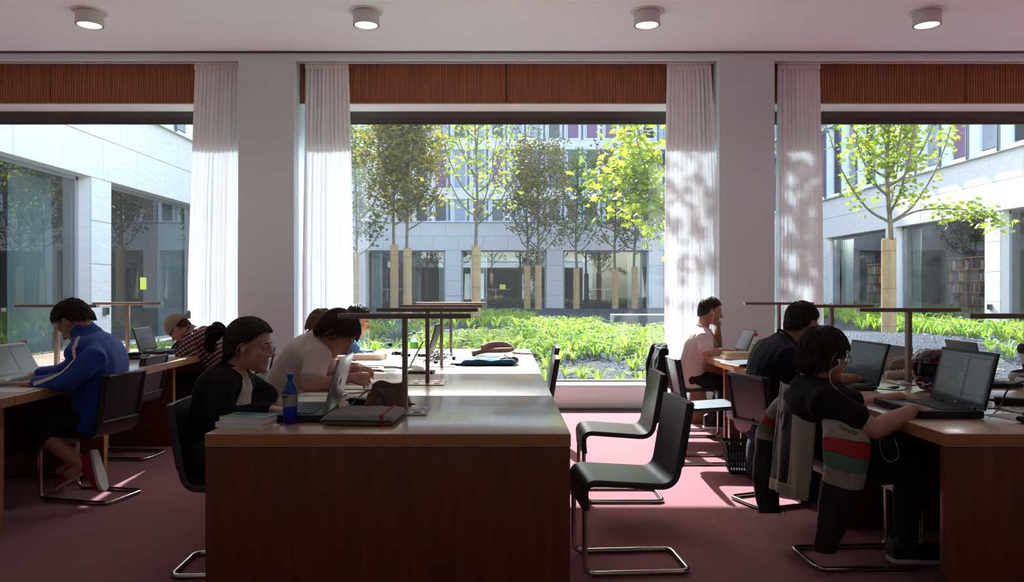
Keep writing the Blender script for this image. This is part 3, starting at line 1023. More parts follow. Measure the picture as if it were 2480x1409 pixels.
# loose pebbles on the gravel near the glass
fb = MB()
for _ in range(5200):
    x = rn.uniform(-3, 10.5); y = 9.4 + 7.5 * rn.random() ** 1.4
    if y > 13 and x < 5 and rn.random() < .7: continue
    s_ = rn.uniform(.012, .03)
    z = gz(x, y) + s_ * .3
    a = rn.uniform(0, 6.28); ca, sa = math.cos(a) * s_, math.sin(a) * s_
    fb.add([(x + ca, y + sa, z), (x - sa, y + ca, z), (x - ca, y - sa, z + s_ * .2), (x + sa, y - ca, z), (x, y, z + s_ * .8)], [(0, 1, 4), (1, 2, 4), (2, 3, 4), (3, 0, 4)])
tag(fb.build('gravel', 'pebble', None, smooth=0), 'loose grey pebbles strewn over the garden ground', 'gravel', kind='stuff')
for k, (x, y, a) in enumerate(((1.2, 10.9, .2), (3.0, 10.6, 2.9), (.55, 11.2, .1), (2.2, 11.4, 1.1))):
    pts = [(x + .25 * math.cos(a) * s_, y + .25 * math.sin(a) * s_, gz(x, y) + .03 + .05 * (1 - s_ * s_)) for s_ in (-1, -.5, 0, .5, 1)]
    o = MB().tube(smoothpath(pts, 4), .012, 6).build('irrigation_hose', 'bark')
    tag(o, 'thin hose arching out of the garden gravel', 'hose', 'hoses in the garden gravel')
# ================================================================ reading tables
TZ = .74
TY0, BAY = 3.095, 1.115
TLEN = BAY * 4
LAMPY = [TY0 + BAY * (k + .5) for k in range(4)]
TW = 1.50
TX = {'left': -3.466, 'mid': -.466, 'right': 2.575}
def reading_table(cx, label):
    t = thing('reading_table', label, 'table', (cx, TY0, 0), group='long wooden reading tables')
    for k in range(4):
        y0 = BAY * k + .001; y1 = BAY * (k + 1) - .001
        tp = MB().box((0, (y0 + y1) / 2, TZ - .0275), (TW, y1 - y0, .055), bev=.0025).build('tabletop', 'table_wood', t)
        if k == 0:
            MB().box((0, -.0006, TZ - .029), (TW - .004, .003, .05)).build('front_edge', 'table_edge', tp)
        for sx in (-1, 1):
            MB().box((sx * (TW / 2 + .0004), (y0 + y1) / 2, TZ - .0285), (.003, y1 - y0 - .004, .05)).build('side_edge', 'table_edge', tp)
    MB().box((0, .0225, (TZ - .055) / 2), (TW - .002, .045, TZ - .056), bev=.002).build('end_panel', 'side_wood', t)
    MB().box((0, TLEN - .0225, (TZ - .055) / 2), (TW - .12, .045, TZ - .056), bev=.002).build('end_panel', 'side_wood', t)
    for k in (1, 2, 3):
        p_ = MB().box((0, BAY * k, (TZ - .055) / 2), (TW - .16, .048, TZ - .056), bev=.002).build('divider_panel', 'side_wood', t)
        for sx in (-1, 1):
            MB().box((sx * (TW / 2 - .079), BAY * k, (TZ - .055) / 2), (.004, .047, TZ - .058)).build('edge_strip', 'table_edge', p_)
            q = MB().lathe([(.001, .006), (.016, .006), (.018, 0), (.001, 0)], n=16, M=Matrix.Translation((sx * (TW / 2 - .13), BAY * k - .024, .62)) @ Matrix.Rotation(PI / 2, 4, 'X')).build('lock', 'chrome', p_)
    MB().box((0, TLEN / 2, (TZ - .055) / 2 + .08), (.03, TLEN - .1, TZ - .22)).build('spine_panel', 'side_wood', t)
    return t
reading_table(TX['left'], 'long wooden table where the man in the blue jacket sits')
reading_table(TX['mid'], 'long wooden table in the middle, closed front panel facing the camera')
reading_table(TX['right'], 'long wooden table at the right with the helmet on it')

# ================================================================ T-shaped table lamps
def desk_lamp(cx, y, label):
    t = thing('desk_lamp', label, 'lamp', (cx, y, TZ), group='T-shaped table lamps')
    MB().box((0, 0, .003), (.226, .24, .006), bev=.0015).build('base_plate', 'alu_lamp', t)
    MB().box((0, 0, .231), (.024, .045, .45), bev=.002).build('post', 'alu_lamp', t)
    bar = MB().box((0, 0, .4645), (.636, .05, .023), bev=.0015).build('lamp_bar', 'alu_lamp', t)
    MB().box((0, 0, .4525), (.56, .03, .003)).build('diffuser', 'white', bar)
    for sx in (-1, 1):
        MB().box((sx * .3185, 0, .4645), (.003, .05, .023)).build('end_cap', 'alu_light', bar)
        s1 = MB().box((sx * .065, -.062, .0065), (.07, .055, .003)).build('socket', 'alu_light', t)
        MB().lathe([(.001, .0095), (.02, .0095), (.021, .007)], (sx * .065, -.062, 0), 18).build('socket_hole', 'black', s1)
        s2 = MB().box((sx * .065, .065, .0065), (.07, .05, .003)).build('data_socket', 'alu_light', t)
        MB().box((sx * .065 + .012, .065, .0085), (.024, .014, .002)).build('port', 'black', s2)
    return t
lamp0 = None
NUM = ['nearest', 'second', 'third', 'last']
WHAT = {'left': 'at the blue jacket man', 'mid': 'on the middle table', 'right': 'on the table with the helmet'}
DIST = ['its bar nearest the camera', 'second back from the camera', 'third back from the camera', 'at the window end']
for key in ('mid', 'left', 'right'):
    for k in range(4):
        lb_ = 'bronze T-shaped lamp %s, %s' % (WHAT[key], DIST[k])
        if lamp0 is None:
            lamp0 = desk_lamp(TX[key], LAMPY[k], lb_)
        elif not (key == 'left' and k == 0):
            dup(lamp0, (TX[key], LAMPY[k], TZ), 0, lb_)

# ================================================================ cantilever chairs (local: faces +x)
def chair_proto(label):
    t = thing('cantilever_chair', label, 'chair', (0, 0, 0), group='black cantilever chairs')
    path = fillet([(.222, 0, .315), (.232, 0, .445), (-.195, 0, .415), (-.262, 0, .805)], .085, 7)
    th = .0145
    W2 = .19
    rings = []
    n = len(path)
    for i, p in enumerate(path):
        a = path[max(i - 1, 0)]; c = path[min(i + 1, n - 1)]
        tv = (c - a).normalized(); nv = Vector((-tv.z, 0, tv.x))
        curve = .0
        w2 = W2
        sec = []
        if i == 0 or i == n - 1: k_ = .5
        else: k_ = 1
        for (yy, nn) in ((-1, -.55), (-.985, -1), (-.6, -1), (0, -1), (.6, -1), (.985, -1), (1, -.55), (1, .55), (.985, 1), (.6, 1), (0, 1), (-.6, 1), (-.985, 1), (-1, .55)):
            # the backrest is gently dished across
            f = max(0, (p.z - .5) / .3)
            dish = Vector((-.018 * f * (1 - yy * yy), 0, 0))
            sec.append(p + Vector((0, yy * w2, 0)) + nv * (nn * th) + dish)
        rings.append(sec)
    sh = MB().rings(rings).build('shell', 'chair_shell', t, smooth=40)
    # raised rim on the rear of the backrest
    b = MB()
    dirb = (Vector((-.262, 0, .805)) - Vector((-.195, 0, .415))).normalized()
    nb_ = Vector((-dirb.z, 0, dirb.x))
    o0 = Vector((-.195, 0, .415)) + dirb * .10 + nb_ * .019
    Mb = frame(o0, (0, 1, 0), dirb)
    ln = .29
    for yy in (-.165, .165):
        b.tube([Mb @ Vector((yy, 0, 0)), Mb @ Vector((yy, ln, 0))], .011, 6)
    b.tube([Mb @ Vector((-.165, 0, 0)), Mb @ Vector((.165, 0, 0))], .011, 6); b.tube([Mb @ Vector((-.165, ln, 0)), Mb @ Vector((.165, ln, 0))], .011, 6)
    b.build('back_rim', 'chair_panel', sh)
    # tube frame: one continuous loop, front legs, runners and rear bar
    y = .155
    pts = [(.224, y, .34), (.224, y, .0135), (-.272, y, .0135), (-.272, -y, .0135), (.224, -y, .0135), (.224, -y, .34)]
    MB().tube(fillet(pts, .05, 6), .0125, 12).build('tube_frame', 'chrome', t)
    for sx in (.17, -.22):
        for sy in (-y, y):
            MB().box((sx, sy, .005), (.035, .02, .010)).build('glide', 'black', t)
    return t
chair0 = None
def chair(x, y, rz, label):
    global chair0
    if chair0 is None:
        chair0 = chair_proto(label); chair0.location = (x, y, 0); chair0.rotation_euler = (0, 0, R(rz))
        return chair0
    return dup(chair0, (x, y, 0), R(rz), label)
chair(.60, 3.665, 184, 'empty black cantilever chair closest to the camera, right of the middle table')
chair(.74, 4.86, 180, 'empty black cantilever chair, second from the camera beside the middle table')
chair(.165, 5.92, 178, 'black chair pushed in at the middle table, only its back edge showing, third place')
chair(.24, 7.0, 180, 'black chair pushed in at the middle table by the window')
chair(-2.655, 4.86, 168, 'black cantilever chair under the man in the blue jacket')
chair(-3.03, 6.04, 176, 'empty black chair behind the blue jacket man, framed back turned to us')
chair(-2.42, 6.95, 180, 'black chair under the man in the checked shirt')
chair(-1.255, 3.63, 2, 'black chair under the ponytailed woman')
chair(-1.24, 4.75, 0, 'black chair under the man in the white shirt')
chair(-1.27, 5.85, 0, 'black chair under the fair-haired reader behind the white shirt')
chair(-1.25, 6.97, 0, 'black chair under the reader in the blue shirt')
chair(1.73, 6.95, 0, 'black chair under the man resting his chin, a coat on its back')
chair(1.60, 5.87, 0, 'empty black chair in front of the chin-resting man, sunlit seat')
chair(1.77, 4.76, 20, 'black chair under the man in the navy shirt with earphones')
chair(1.765, 3.72, 2, 'black chair hung with the motorcycle jacket')
chair(3.46, 7.03, 186, 'black chair at the far side of the helmet table, by the garden window')
chair(3.52, 4.77, 172, 'black chair under the person in the striped shirt')
# ================================================================ people
def blob(mb, voxel, it=4, ratio=None, folds=0.0, fscale=9.0, seed=0):
    """one continuous skin around overlapping closed shapes"""
    me = bpy.data.meshes.new('tmp'); me.from_pydata(mb.v, [], mb.f)
    bm = bmesh.new(); bm.from_mesh(me); bmesh.ops.recalc_face_normals(bm, faces=bm.faces); bm.to_mesh(me); bm.free()
    ob = bpy.data.objects.new('tmp', me); C.objects.link(ob)
    m = ob.modifiers.new('r', 'REMESH'); m.mode = 'VOXEL'; m.voxel_size = voxel
    m = ob.modifiers.new('s', 'SMOOTH'); m.factor = .5; m.iterations = it
    if ratio:
        m = ob.modifiers.new('d', 'DECIMATE'); m.ratio = ratio
    dg = bpy.context.evaluated_depsgraph_get()
    out = bpy.data.meshes.new_from_object(ob.evaluated_get(dg))
    bpy.data.objects.remove(ob); bpy.data.meshes.remove(me)
    if folds:
        nv = len(out.vertices)
        co = np.empty(nv * 3); out.vertices.foreach_get('co', co); co = co.reshape(-1, 3)
        no = np.empty(nv * 3); out.vertices.foreach_get('normal', no); no = no.reshape(-1, 3)
        h = np.array([noise.noise(Vector((p[0] * fscale + seed, p[1] * fscale * .8, p[2] * fscale * .55 + .5 * p[0] * fscale))) for p in co])
        h = 1 - 2 * np.abs(h) - .5
        co += no * (h * folds)[:, None]
        out.vertices.foreach_set('co', co.ravel()); out.update()
    out.polygons.foreach_set('use_smooth', [True] * len(out.polygons))
    return out

def put(me, name, m, parent):
    me.name = name
    me.materials.clear(); me.materials.append(MATS[m] if isinstance(m, str) else m)
    o = wloc(parent)
    me.transform(Matrix.Translation(-o))
    return link(name, me, parent)

def oval(c, ax, lat, a, bdep, n=16, sq=.8):
    """ring around c across axis ax: half width a along lat, half depth bdep"""
    ax = ax.normalized(); lat = (lat - ax * lat.dot(ax)).normalized(); f = ax.cross(lat)
    out = []
    for j in range(n):
        t = 2 * PI * j / n
        cx, sx = math.cos(t), math.sin(t)
        out.append(c + lat * (a * math.copysign(abs(cx) ** sq, cx)) + f * (bdep * math.copysign(abs(sx) ** sq, sx)))
    return out

def torso(mb, pts, wd, dp, lat, infl=0.0):
    pts = [Vector(p) for p in pts]
    q = smoothpath(pts, 4)
    n = len(q); rg = []
    for i, p in enumerate(q):
        t = i / (n - 1) * (len(wd) - 1); k = min(int(t), len(wd) - 2); f = t - k
        f = f * f * (3 - 2 * f)
        ax = q[min(i + 1, n - 1)] - q[max(i - 1, 0)]
        rg.append(oval(p, ax, lat, wd[k] + (wd[k + 1] - wd[k]) * f + infl, dp[k] + (dp[k + 1] - dp[k]) * f + infl))
    mb.rings(rg)

def hand(mb, wr, d, n, s, curl=.35, size=1.0, spread=.10, thumb=.6):
    """wr wrist, d finger direction, n back of the hand, s towards the thumb"""
    d = d.normalized(); s = (s - d * s.dot(d)).normalized(); n = d.cross(s) if d.cross(s).dot(n) > 0 else s.cross(d)
    k = size
    mb.rings([oval(wr + d * (t * k), d, s, w_ * k, h_ * k, 12) for t, w_, h_ in ((-.02, .026, .020), (.0, .028, .020), (.03, .037, .018), (.065, .043, .016), (.09, .041, .013), (.098, .034, .009))])
    for i, (off, L_, st) in enumerate(((.031, .072, .088), (.0105, .080, .093), (-.0105, .075, .090), (-.031, .058, .082))):
        p = wr + d * (st * k - .012 * k) + s * (off * k)
        dr = (d + s * (spread * (1.5 - i) * .75)).normalized()
        pts = [p]; c = curl * (1 + .12 * i)
        for j, fr in enumerate((.18, .40, .26, .20)):
            if j > 0: dr = (Matrix.Rotation(c, 3, n.cross(dr)) @ dr)
            pts.append(pts[-1] + dr * (L_ * fr * k))
        mb.limb(pts, [.0088 * k, .0086 * k, .0080 * k, .0074 * k, .0064 * k], 8)
    p = wr + d * (.022 * k) + s * (.026 * k)
    dr = (d * (1 - thumb * .55) + s * thumb - n * .25).normalized()
    pts = [p, p + dr * (.038 * k)]
    dr2 = (dr + d * .5 - s * .15 - n * .1).normalized(); pts.append(pts[-1] + dr2 * (.030 * k)); pts.append(pts[-1] + (dr2 + d * .3 - n * .1).normalized() * (.024 * k))
    mb.limb(pts, [.0125 * k, .0105 * k, .0092 * k, .0078 * k], 8)

class Head:
    def __init__(s, c, F, pitch, yaw=0.0, roll=0.0, k=1.0):
        F = Vector(F); Z = Vector((0, 0, 1)); S = Z.cross(F)
        M = Matrix.Rotation(R(yaw), 3, 'Z')
        F = M @ F; S = M @ S
        f = (F * math.cos(R(pitch)) - Z * math.sin(R(pitch))).normalized()
        u = (Z * math.cos(R(pitch)) + F * math.sin(R(pitch))).normalized()
        v = S
        if roll:
            Q = Matrix.Rotation(R(roll), 3, f); u = Q @ u; v = Q @ v
        s.c = Vector(c); s.f, s.u, s.v, s.k = f, u, v, k
        s.M = Matrix.Identity(4)
        for i in range(3):
            s.M[i][0] = f[i] * k; s.M[i][1] = v[i] * k; s.M[i][2] = u[i] * k; s.M[i][3] = s.c[i]
    def p(s, f, u, v=0.0):
        return s.M @ Vector((f, v, u))
    def skin(s, mb, nose=1.0, chin=1.0):
        M = s.M
        mb.ell((-.012, 0, .036), (.098, .077, .090), M, 20, 12)
        mb.ell((.030, 0, -.035), (.060, .062, .082), M, 18, 12)
        mb.ell((.046, 0, -.082), (.042, .046, .034), M, 14, 8)
        mb.ell((.068, 0, -.104), (.022 * chin, .022, .018), M, 12, 8)
        mb.ell((-.02, 0, -.05), (.055, .056, .06), M, 14, 8)
        P_ = lambda a, b, c=0: s.p(a, b, c)
        k = s.k
        mb.limb([P_(.083, .014), P_(.096, -.008), P_(.110 * (.9 + .1 * nose), -.030)], [.009 * k, .0105 * k, .0125 * k], 10)
        mb.ell((.094, .011, -.036), (.012, .009, .008), M, 8, 6); mb.ell((.094, -.011, -.036), (.012, .009, .008), M, 8, 6)
        mb.limb([P_(.070, .016, -.040), P_(.083, .020, 0), P_(.070, .016, .040)], [.013 * k, .014 * k, .013 * k], 8)
        mb.limb([P_(.076, -.064, -.022), P_(.088, -.062, 0), P_(.076, -.064, .022)], [.006 * k, .0095 * k, .006 * k], 8)
        mb.limb([P_(.074, -.077, -.020), P_(.085, -.077, 0), P_(.074, -.077, .020)], [.006 * k, .009 * k, .006 * k], 8)
        for sv in (-1, 1):
            mb.ell((.052, sv * .040, -.028), (.026, .020, .022), M, 10, 8)
            mb.ell((.067, sv * .032, .0015), (.0165, .017, .0125), M, 10, 8)      # lids
            mb.ell((.066, sv * .032, -.013), (.012, .016, .008), M, 10, 6)
            # ear: bowl and rim
            e0 = Vector((-.010, sv * .077, -.008))
            mb.ell(e0, (.017, .008, .026), M, 10, 8)
            arc = [s.M @ (e0 + Vector((.010 * math.cos(a) - .006 + (-.016) * math.sin(a) * .9 * (1 if math.sin(a) > 0 else .3), sv * (.010 + .006 * abs(math.sin(a))), (.029 * math.cos(a))))) for a in (-.5, 0, .5, 1.0, 1.5, 2.0, 2.5, 3.0)]
            mb.limb(arc, [.0042 * k] * 8, 6)
    def extras(s, parent, hair_m):
        for sv in (-1, 1):
            b = MB().ell((.0695, sv * .032, -.0065), (.0120, .0135, .0065), s.M, 12, 8); b.build('eye', 'eye', parent, 180, world=True)
            b = MB().tube([s.p(.0795, -.005, sv * .020), s.p(.0825, -.006, sv * .031), s.p(.074, -.006, sv * .045)], .0018 * s.k, 5); b.build('eyelashes', 'hair_dark', parent, 180, world=True)
            b = MB().tube([s.p(.0905, .021, sv * .014), s.p(.0895, .026, sv * .028), s.p(.076, .023, sv * .046)], [.003 * s.k, .0034 * s.k, .002 * s.k], 6); b.build('eyebrow', hair_m, parent, 180, world=True)

def hairline(f, v=0.0, style='short'):
    """lowest allowed height on the unit head ball at forwardness f"""
    tab = {'short': [(-1, -.80), (-.45, -.78), (-.24, -.50), (-.12, -.05), (.05, .02), (.2, -.15), (.3, .05), (.55, .36), (.8, .50), (1, .54)],
           'long': [(-1, -.80), (-.5, -.78), (-.2, -.55), (.0, -.25), (.2, -.12), (.42, .05), (.6, .30), (.8, .40), (1, .42)],
           'tied': [(-1, -.78), (-.45, -.74), (-.22, -.42), (-.08, -.05), (.1, .0), (.25, .05), (.45, .22), (.65, .38), (.8, .47), (1, .50)]}[style]
    for (a, b), (c, d) in zip(tab, tab[1:]):
        if f <= c: return b + (d - b) * (f - a) / (c - a)
    return tab[-1][1]

def hair(h, m, parent, style='short', whorl=(-.55, .83), n=420, lift=.05, rad=.0048, seg=.75, seed=1, mess=.25, cut=1.02, over=.16):
    rn = random.Random(seed)
    n = int(n * 2.6); rad *= .5
    b = MB()
    cen = Vector((-.012, 0, .030)); er = Vector((.103, .083, .097))
    def surf(dv, k):
        z = dv.z; q = 1.0
        if z < 0:
            q = min(1.6, max(1e-3, 1 - z * z) ** -.36); z *= 1.22
        return h.M @ (cen + Vector((dv.x * er.x * q, dv.y * er.y * q * (1 if z > 0 else .96), z * er.z)) * k)
    # cap under the strands
    nu, nv = 40, 26
    vs = []; ok = []
    for i in range(nv + 1):
        for j in range(nu):
            th = PI * i / nv; ph = 2 * PI * j / nu
            dv = Vector((math.sin(th) * math.cos(ph), math.sin(th) * math.sin(ph), math.cos(th)))
            good = dv.z >= hairline(dv.x, dv.y, style) + .07 * noise.noise(dv * 5 + Vector((seed, 0, 0)))
            vs.append(surf(dv, cut + .012 * noise.noise(dv * 6) + .012 * noise.noise(dv * 22)) if good else surf(dv, .93)); ok.append(good)
    fs = []
    for i in range(nv):
        for j in range(nu):
            q = (i * nu + j, i * nu + (j + 1) % nu, (i + 1) * nu + (j + 1) % nu, (i + 1) * nu + j)
            if sum(ok[x] for x in q) >= 2: fs.append(q)
    b.add(vs, fs)
    wv = Vector((whorl[0], 0, whorl[1])).normalized()
    e1 = wv.orthogonal().normalized(); e2 = wv.cross(e1)
    for _ in range(n):
        al = rn.uniform(0, 2 * PI); t0 = math.acos(1 - 2 * rn.random() * .82)
        pts = []; rd = []
        K = 6; le = seg * rn.uniform(.6, 1.2); dal = rn.uniform(-mess, mess); lf = lift * rn.uniform(.4, 1.3); ov = over * rn.uniform(.1, 1) ** 2 + .02
        for k in range(K):
            t = t0 + le * k / (K - 1); a = al + dal * k / (K - 1)
            dv = wv * math.cos(t) + (e1 * math.cos(a) + e2 * math.sin(a)) * math.sin(t)
            if dv.z < hairline(dv.x, dv.y, style) - ov: break
            x = k / (K - 1)
            pts.append(surf(dv, cut + lf * math.sin(PI * (.15 + .75 * x)) + rn.uniform(-.008, .012))); rd.append(rad * h.k * (1 - .65 * x) * rn.uniform(.8, 1.2))
        if len(pts) >= 3:
            b.tube(pts, rd, 4)
    return b.build('hair', m, parent, 180, world=True)

def person(label, base, J, F, hd, skin='skin', shirt=None, trousers='trouser_dark', hair_m='hair_dark', hair_kw=None, sleeve='long', hands=None, voxel=.0048,
           wd=(.165, .150, .165, .185, .10), dp=(.125, .112, .118, .105, .07), arm=(.050, .041, .031), fold=.006, legs=True, shoe='black', shin_bare=False, collar=False, hem=.075, k=1.0, sole='paper_grey'):
    """J: hip, waist, chest, neck; sN,eN,wN and sF,eF,wF arms; kN,aN,kF,aF legs; all world points"""
    root = thing('person', label, 'person', base)
    Fv = Vector(F); lat = Vector((0, 1, 0))
    if 'lat' in J: lat = Vector(J['lat'])
    spine = [J['hip'], J['waist'], J['chest'], J['chest'] * .42 + J['neck'] * .58, J['neck']]
    b = MB()
    torso(b, spine, list(wd[:4]) + [.060], list(dp[:4]) + [.055], lat)
    h = Head(*hd[:1], Fv, *hd[1:])
    nax = (h.c - J['neck']).normalized()
    b.limb([J['neck'] - (h.c - J['neck']) * .18, J['neck'], h.p(-.035, -.05)], [.056 * k, .055 * k, .053 * k], 14)
    h.skin(b)
    for sd_ in ('N', 'F'):
        S_, E, W_ = J['s' + sd_], J['e' + sd_], J['w' + sd_]
        b.limb([J['chest'] * .35 + J['neck'] * .65 + (S_ - J['neck']) * .3, S_, S_ * .5 + E * .5, E], [.052 * k, .058 * k, arm[0] * k, arm[1] * k], 12)
        b.limb([E, E * .7 + W_ * .3, E * .3 + W_ * .7, W_], [arm[1] * k, arm[1] * 1.05 * k, arm[2] * 1.12 * k, arm[2] * .88 * k], 12)
    for key, kw in (hands or {}).items():
        kw = dict(kw); hand(b, J['w' + key], kw.pop('d'), kw.pop('n'), kw.pop('s'), **kw)
    if legs:
        for sd_, sg in (('N', -1), ('F', 1)):
            hp = J['hip'] + lat * (sg * .09) * (1 if lat.y > 0 else 1)
            K_, A = J['k' + sd_], J['a' + sd_]
            b.limb([hp, hp * .5 + K_ * .5, K_], [.085, .076, .056], 12)
            b.limb([K_, K_ * .65 + A * .35, A], [.053, .054, .036], 12)
            b.limb([A, A + Fv * .10 + Vector((0, 0, -.05))], [.036, .028], 10)
    bd = put(blob(b, voxel, 3, .45), 'body', skin, root)
    h.extras(root, hair_m)
    # shirt
    g = MB()
    inf = .014
    lo = J['hip'] + (J['hip'] - J['waist']).normalized() * hem
    torso(g, [lo, J['waist'], J['chest'], J['chest'] * .42 + J['neck'] * .58, J['neck'] + nax * .008], [x for x in wd[:4]] + [.066], [x for x in dp[:4]] + [.062], lat, inf)
    g.limb([J['sN'] * .75 + J['neck'] * .25, J['neck'] - nax * .035, J['sF'] * .75 + J['neck'] * .25], [.066, .078, .066], 12)
    for sd_ in ('N', 'F'):
        S_, E, W_ = J['s' + sd_], J['e' + sd_], J['w' + sd_]
        a0 = J['chest'] * .3 + J['neck'] * .7 + (S_ - J['neck']) * .25
        g.limb([S_ * .55 + E * .1 + J['chest'] * .35, S_ * .35 + J['chest'] * .65], [.072 * k, .085 * k], 12)
        if sleeve == 'long':
            g.limb([a0, S_, S_ * .5 + E * .5, E], [.070 * k, .069 * k, .064 * k, .056 * k], 14)
            g.limb([E, E * .6 + W_ * .4, E * .06 + W_ * .94], [.056 * k, .054 * k, .042 * k], 14)
        else:
            g.limb([a0, S_, S_ * .42 + E * .58], [.068 * k, .076 * k, .068 * k], 14)
            tv = (E - S_).normalized(); c_ = S_ * .36 + E * .64
            g.rings([oval(c_ + tv * t, tv, Vector((0, 0, 1)) if abs(tv.z) < .8 else Vector((1, 0, 0)), r_, r_, 14, 1) for t, r_ in ((-.06, .066 * k), (.0, .072 * k), (.014, .072 * k))])
    if collar:
        ax = (h.c - J['neck']).normalized()
        g.rings([oval(J['neck'] + ax * t, ax, lat, r_, r_, 16, 1) for t, r_ in ((-.05, .088), (.0, .082), (.06, .078))])
    put(blob(g, .0085, 5, .6, fold, 9, len(label)), 'shirt', shirt, root)
    if not collar:
        MB().tube(oval(J['neck'] + nax * .016, nax, lat, .076, .072, 24, 1), .0075, 8, closed=True).build('neckband', shirt, root, 180, world=True)
    if legs and trousers:
        g = MB()
        g.rings([oval(J['hip'] + (J['waist'] - J['hip']) * t, J['waist'] - J['hip'], lat, a_, b_) for t, a_, b_ in ((-.55, .11, .085), (-.3, .160, .120), (.0, .166, .124), (.3, .150, .108))])
        for sd_, sg in (('N', -1), ('F', 1)):
            hp = J['hip'] + lat * (sg * .09); K_, A = J['k' + sd_], J['a' + sd_]
            g.limb([hp, hp * .5 + K_ * .5, K_], [.098, .090, .073], 12)
            if shin_bare: g.limb([K_, K_ * .82 + A * .18], [.073, .070], 12)
            else: g.limb([K_, K_ * .6 + A * .4, K_ * .04 + A * .96], [.072, .066, .054], 12)
        put(blob(g, .012, 4, None, .006, 8, 3), 'trousers', trousers, root)
        if shoe:
            for sd_ in ('N', 'F'):
                A = J['a' + sd_]; fd = J.get('f' + sd_, Fv)
                fd = Vector(fd).normalized(); up = Vector(J.get('fu' + sd_, (0, 0, 1)))
                Ms = frame(A, fd, up.cross(fd))
                g = MB()
                g.rings([[Ms @ Vector((x, y_ * w_, -.075 + z_ * ht)) for (y_, z_) in ((-1, 0), (-1, .4), (-.7, .9), (0, 1), (.7, .9), (1, .4), (1, 0), (0, 0))] for x, w_, ht in ((-.065, .028, .10), (-.04, .036, .115), (.02, .038, .10), (.08, .046, .065), (.14, .046, .05), (.175, .034, .04), (.19, .018, .025))])
                s_ = g.build('shoe', shoe, root, 60, world=True)
                g = MB(); g.prism([(x, y_) for x, y_ in ((-.072, -.028), (-.02, -.038), (.06, -.046), (.14, -.050), (.18, -.036), (.198, 0), (.18, .036), (.14, .050), (.06, .046), (-.02, .038), (-.072, .028))], -.092, -.074, Ms)
                g.build('sole', sole, s_, 30, world=True)
    if hair_kw is not None:
        hair(h, hair_m, root, **hair_kw)
    return root, h

V = Vector
from mathutils.bvhtree import BVHTree
def surface(o):
    off = wloc(o.parent)
    return BVHTree.FromPolygons([v.co + off for v in o.data.vertices], [tuple(p.vertices) for p in o.data.polygons])
def snap(bvh, pts, off):
    out = []
    for p in pts:
        l_, n_, _, _ = bvh.find_nearest(p); out.append(l_ + n_ * off)
    return out
def kid(r, nm):
    return [c for c in r.children if c.name.split('.')[0] == nm][0]
def earphone(root, h, sv, path, drop=True):
    e = h.p(.004, -.012, sv * .090)
    b = MB().ell(e, (.008, .008, .008), None, 10, 6)
    b.limb([e, e - h.u * .02 + h.f * .006], [.004, .003], 6)
    b.tube(smoothpath([e - h.u * .02 + h.f * .006] + path, 5), .0016, 5)
    b.build('earphone', 'white_cord', root, 60, world=True)

# ---- man in the blue jacket, left table, facing left
L = (-1, 0, 0); RT = (1, 0, 0)
J = dict(hip=P(234, 1002, 4.85), waist=P(245, 942, 4.84), chest=P(242, 878, 4.83), neck=P(208, 808, 4.83),
         sN=P(228, 868, 4.64), eN=P(158, 925, 4.55), wN=P(88, 928, 4.62), sF=P(225, 850, 5.02), eF=P(150, 905, 5.10), wF=P(98, 905, 4.98),
         kN=P(88, 1040, 4.70), kF=P(110, 1040, 4.98), aN=P(204, 1128, 4.72), aF=P(182, 1120, 4.98),
         fN=(.35, -.2, -.9), fuN=(-.9, 0, -.3), fF=(-.8, 0, -.5))
r1, h1 = person('man in a blue tracksuit jacket with white sleeve stripe, bent over a white laptop', (J['hip'].x, 4.83, 0), J, L, (P(177, 779, 4.83), 46, -8, 0, 1.06),
       skin='skin', shirt='blue_jersey', hair_m='hair_brown', hair_kw=dict(style='short', n=620, lift=.10, rad=.0042, seg=.55, mess=.5, whorl=(-.3, .95), cut=1.04), collar=True,
       hands={'N': dict(d=V((-1, .25, -.1)), n=V((0, 0, 1)), s=V((0, 1, 0)), curl=.3), 'F': dict(d=V((-1, -.1, -.2)), n=V((0, 0, 1)), s=V((0, -1, 0)), curl=.3)},
       shoe='red_cloth', sole='paper_grey', shin_bare=True, k=1.08, wd=(.175, .165, .19, .205, .10), dp=(.130, .118, .130, .115, .07))
b = MB()
pth = smoothpath([P(190, 812, 4.72), P(172, 830, 4.58), P(140, 873, 4.50), P(112, 910, 4.49), P(76, 930, 4.55)], 8)
bv = surface(kid(r1, 'shirt')); cl = snap(bv, pth, .003); vs = []
for i, p in enumerate(cl):
    tv = (cl[min(i + 1, len(cl) - 1)] - cl[max(i - 1, 0)]).normalized(); n_ = bv.find_nearest(p)[1]; sd_ = tv.cross(n_).normalized()
    vs += [p - sd_ * .012 + n_ * .001, p + n_ * .002, p + sd_ * .012 + n_ * .001]
b.add(vs, [q for i in range(len(cl) - 1) for q in ((3 * i, 3 * i + 1, 3 * i + 4, 3 * i + 3), (3 * i + 1, 3 * i + 2, 3 * i + 5, 3 * i + 4))])
b.build('sleeve_stripe', 'white', r1, 60, world=True)

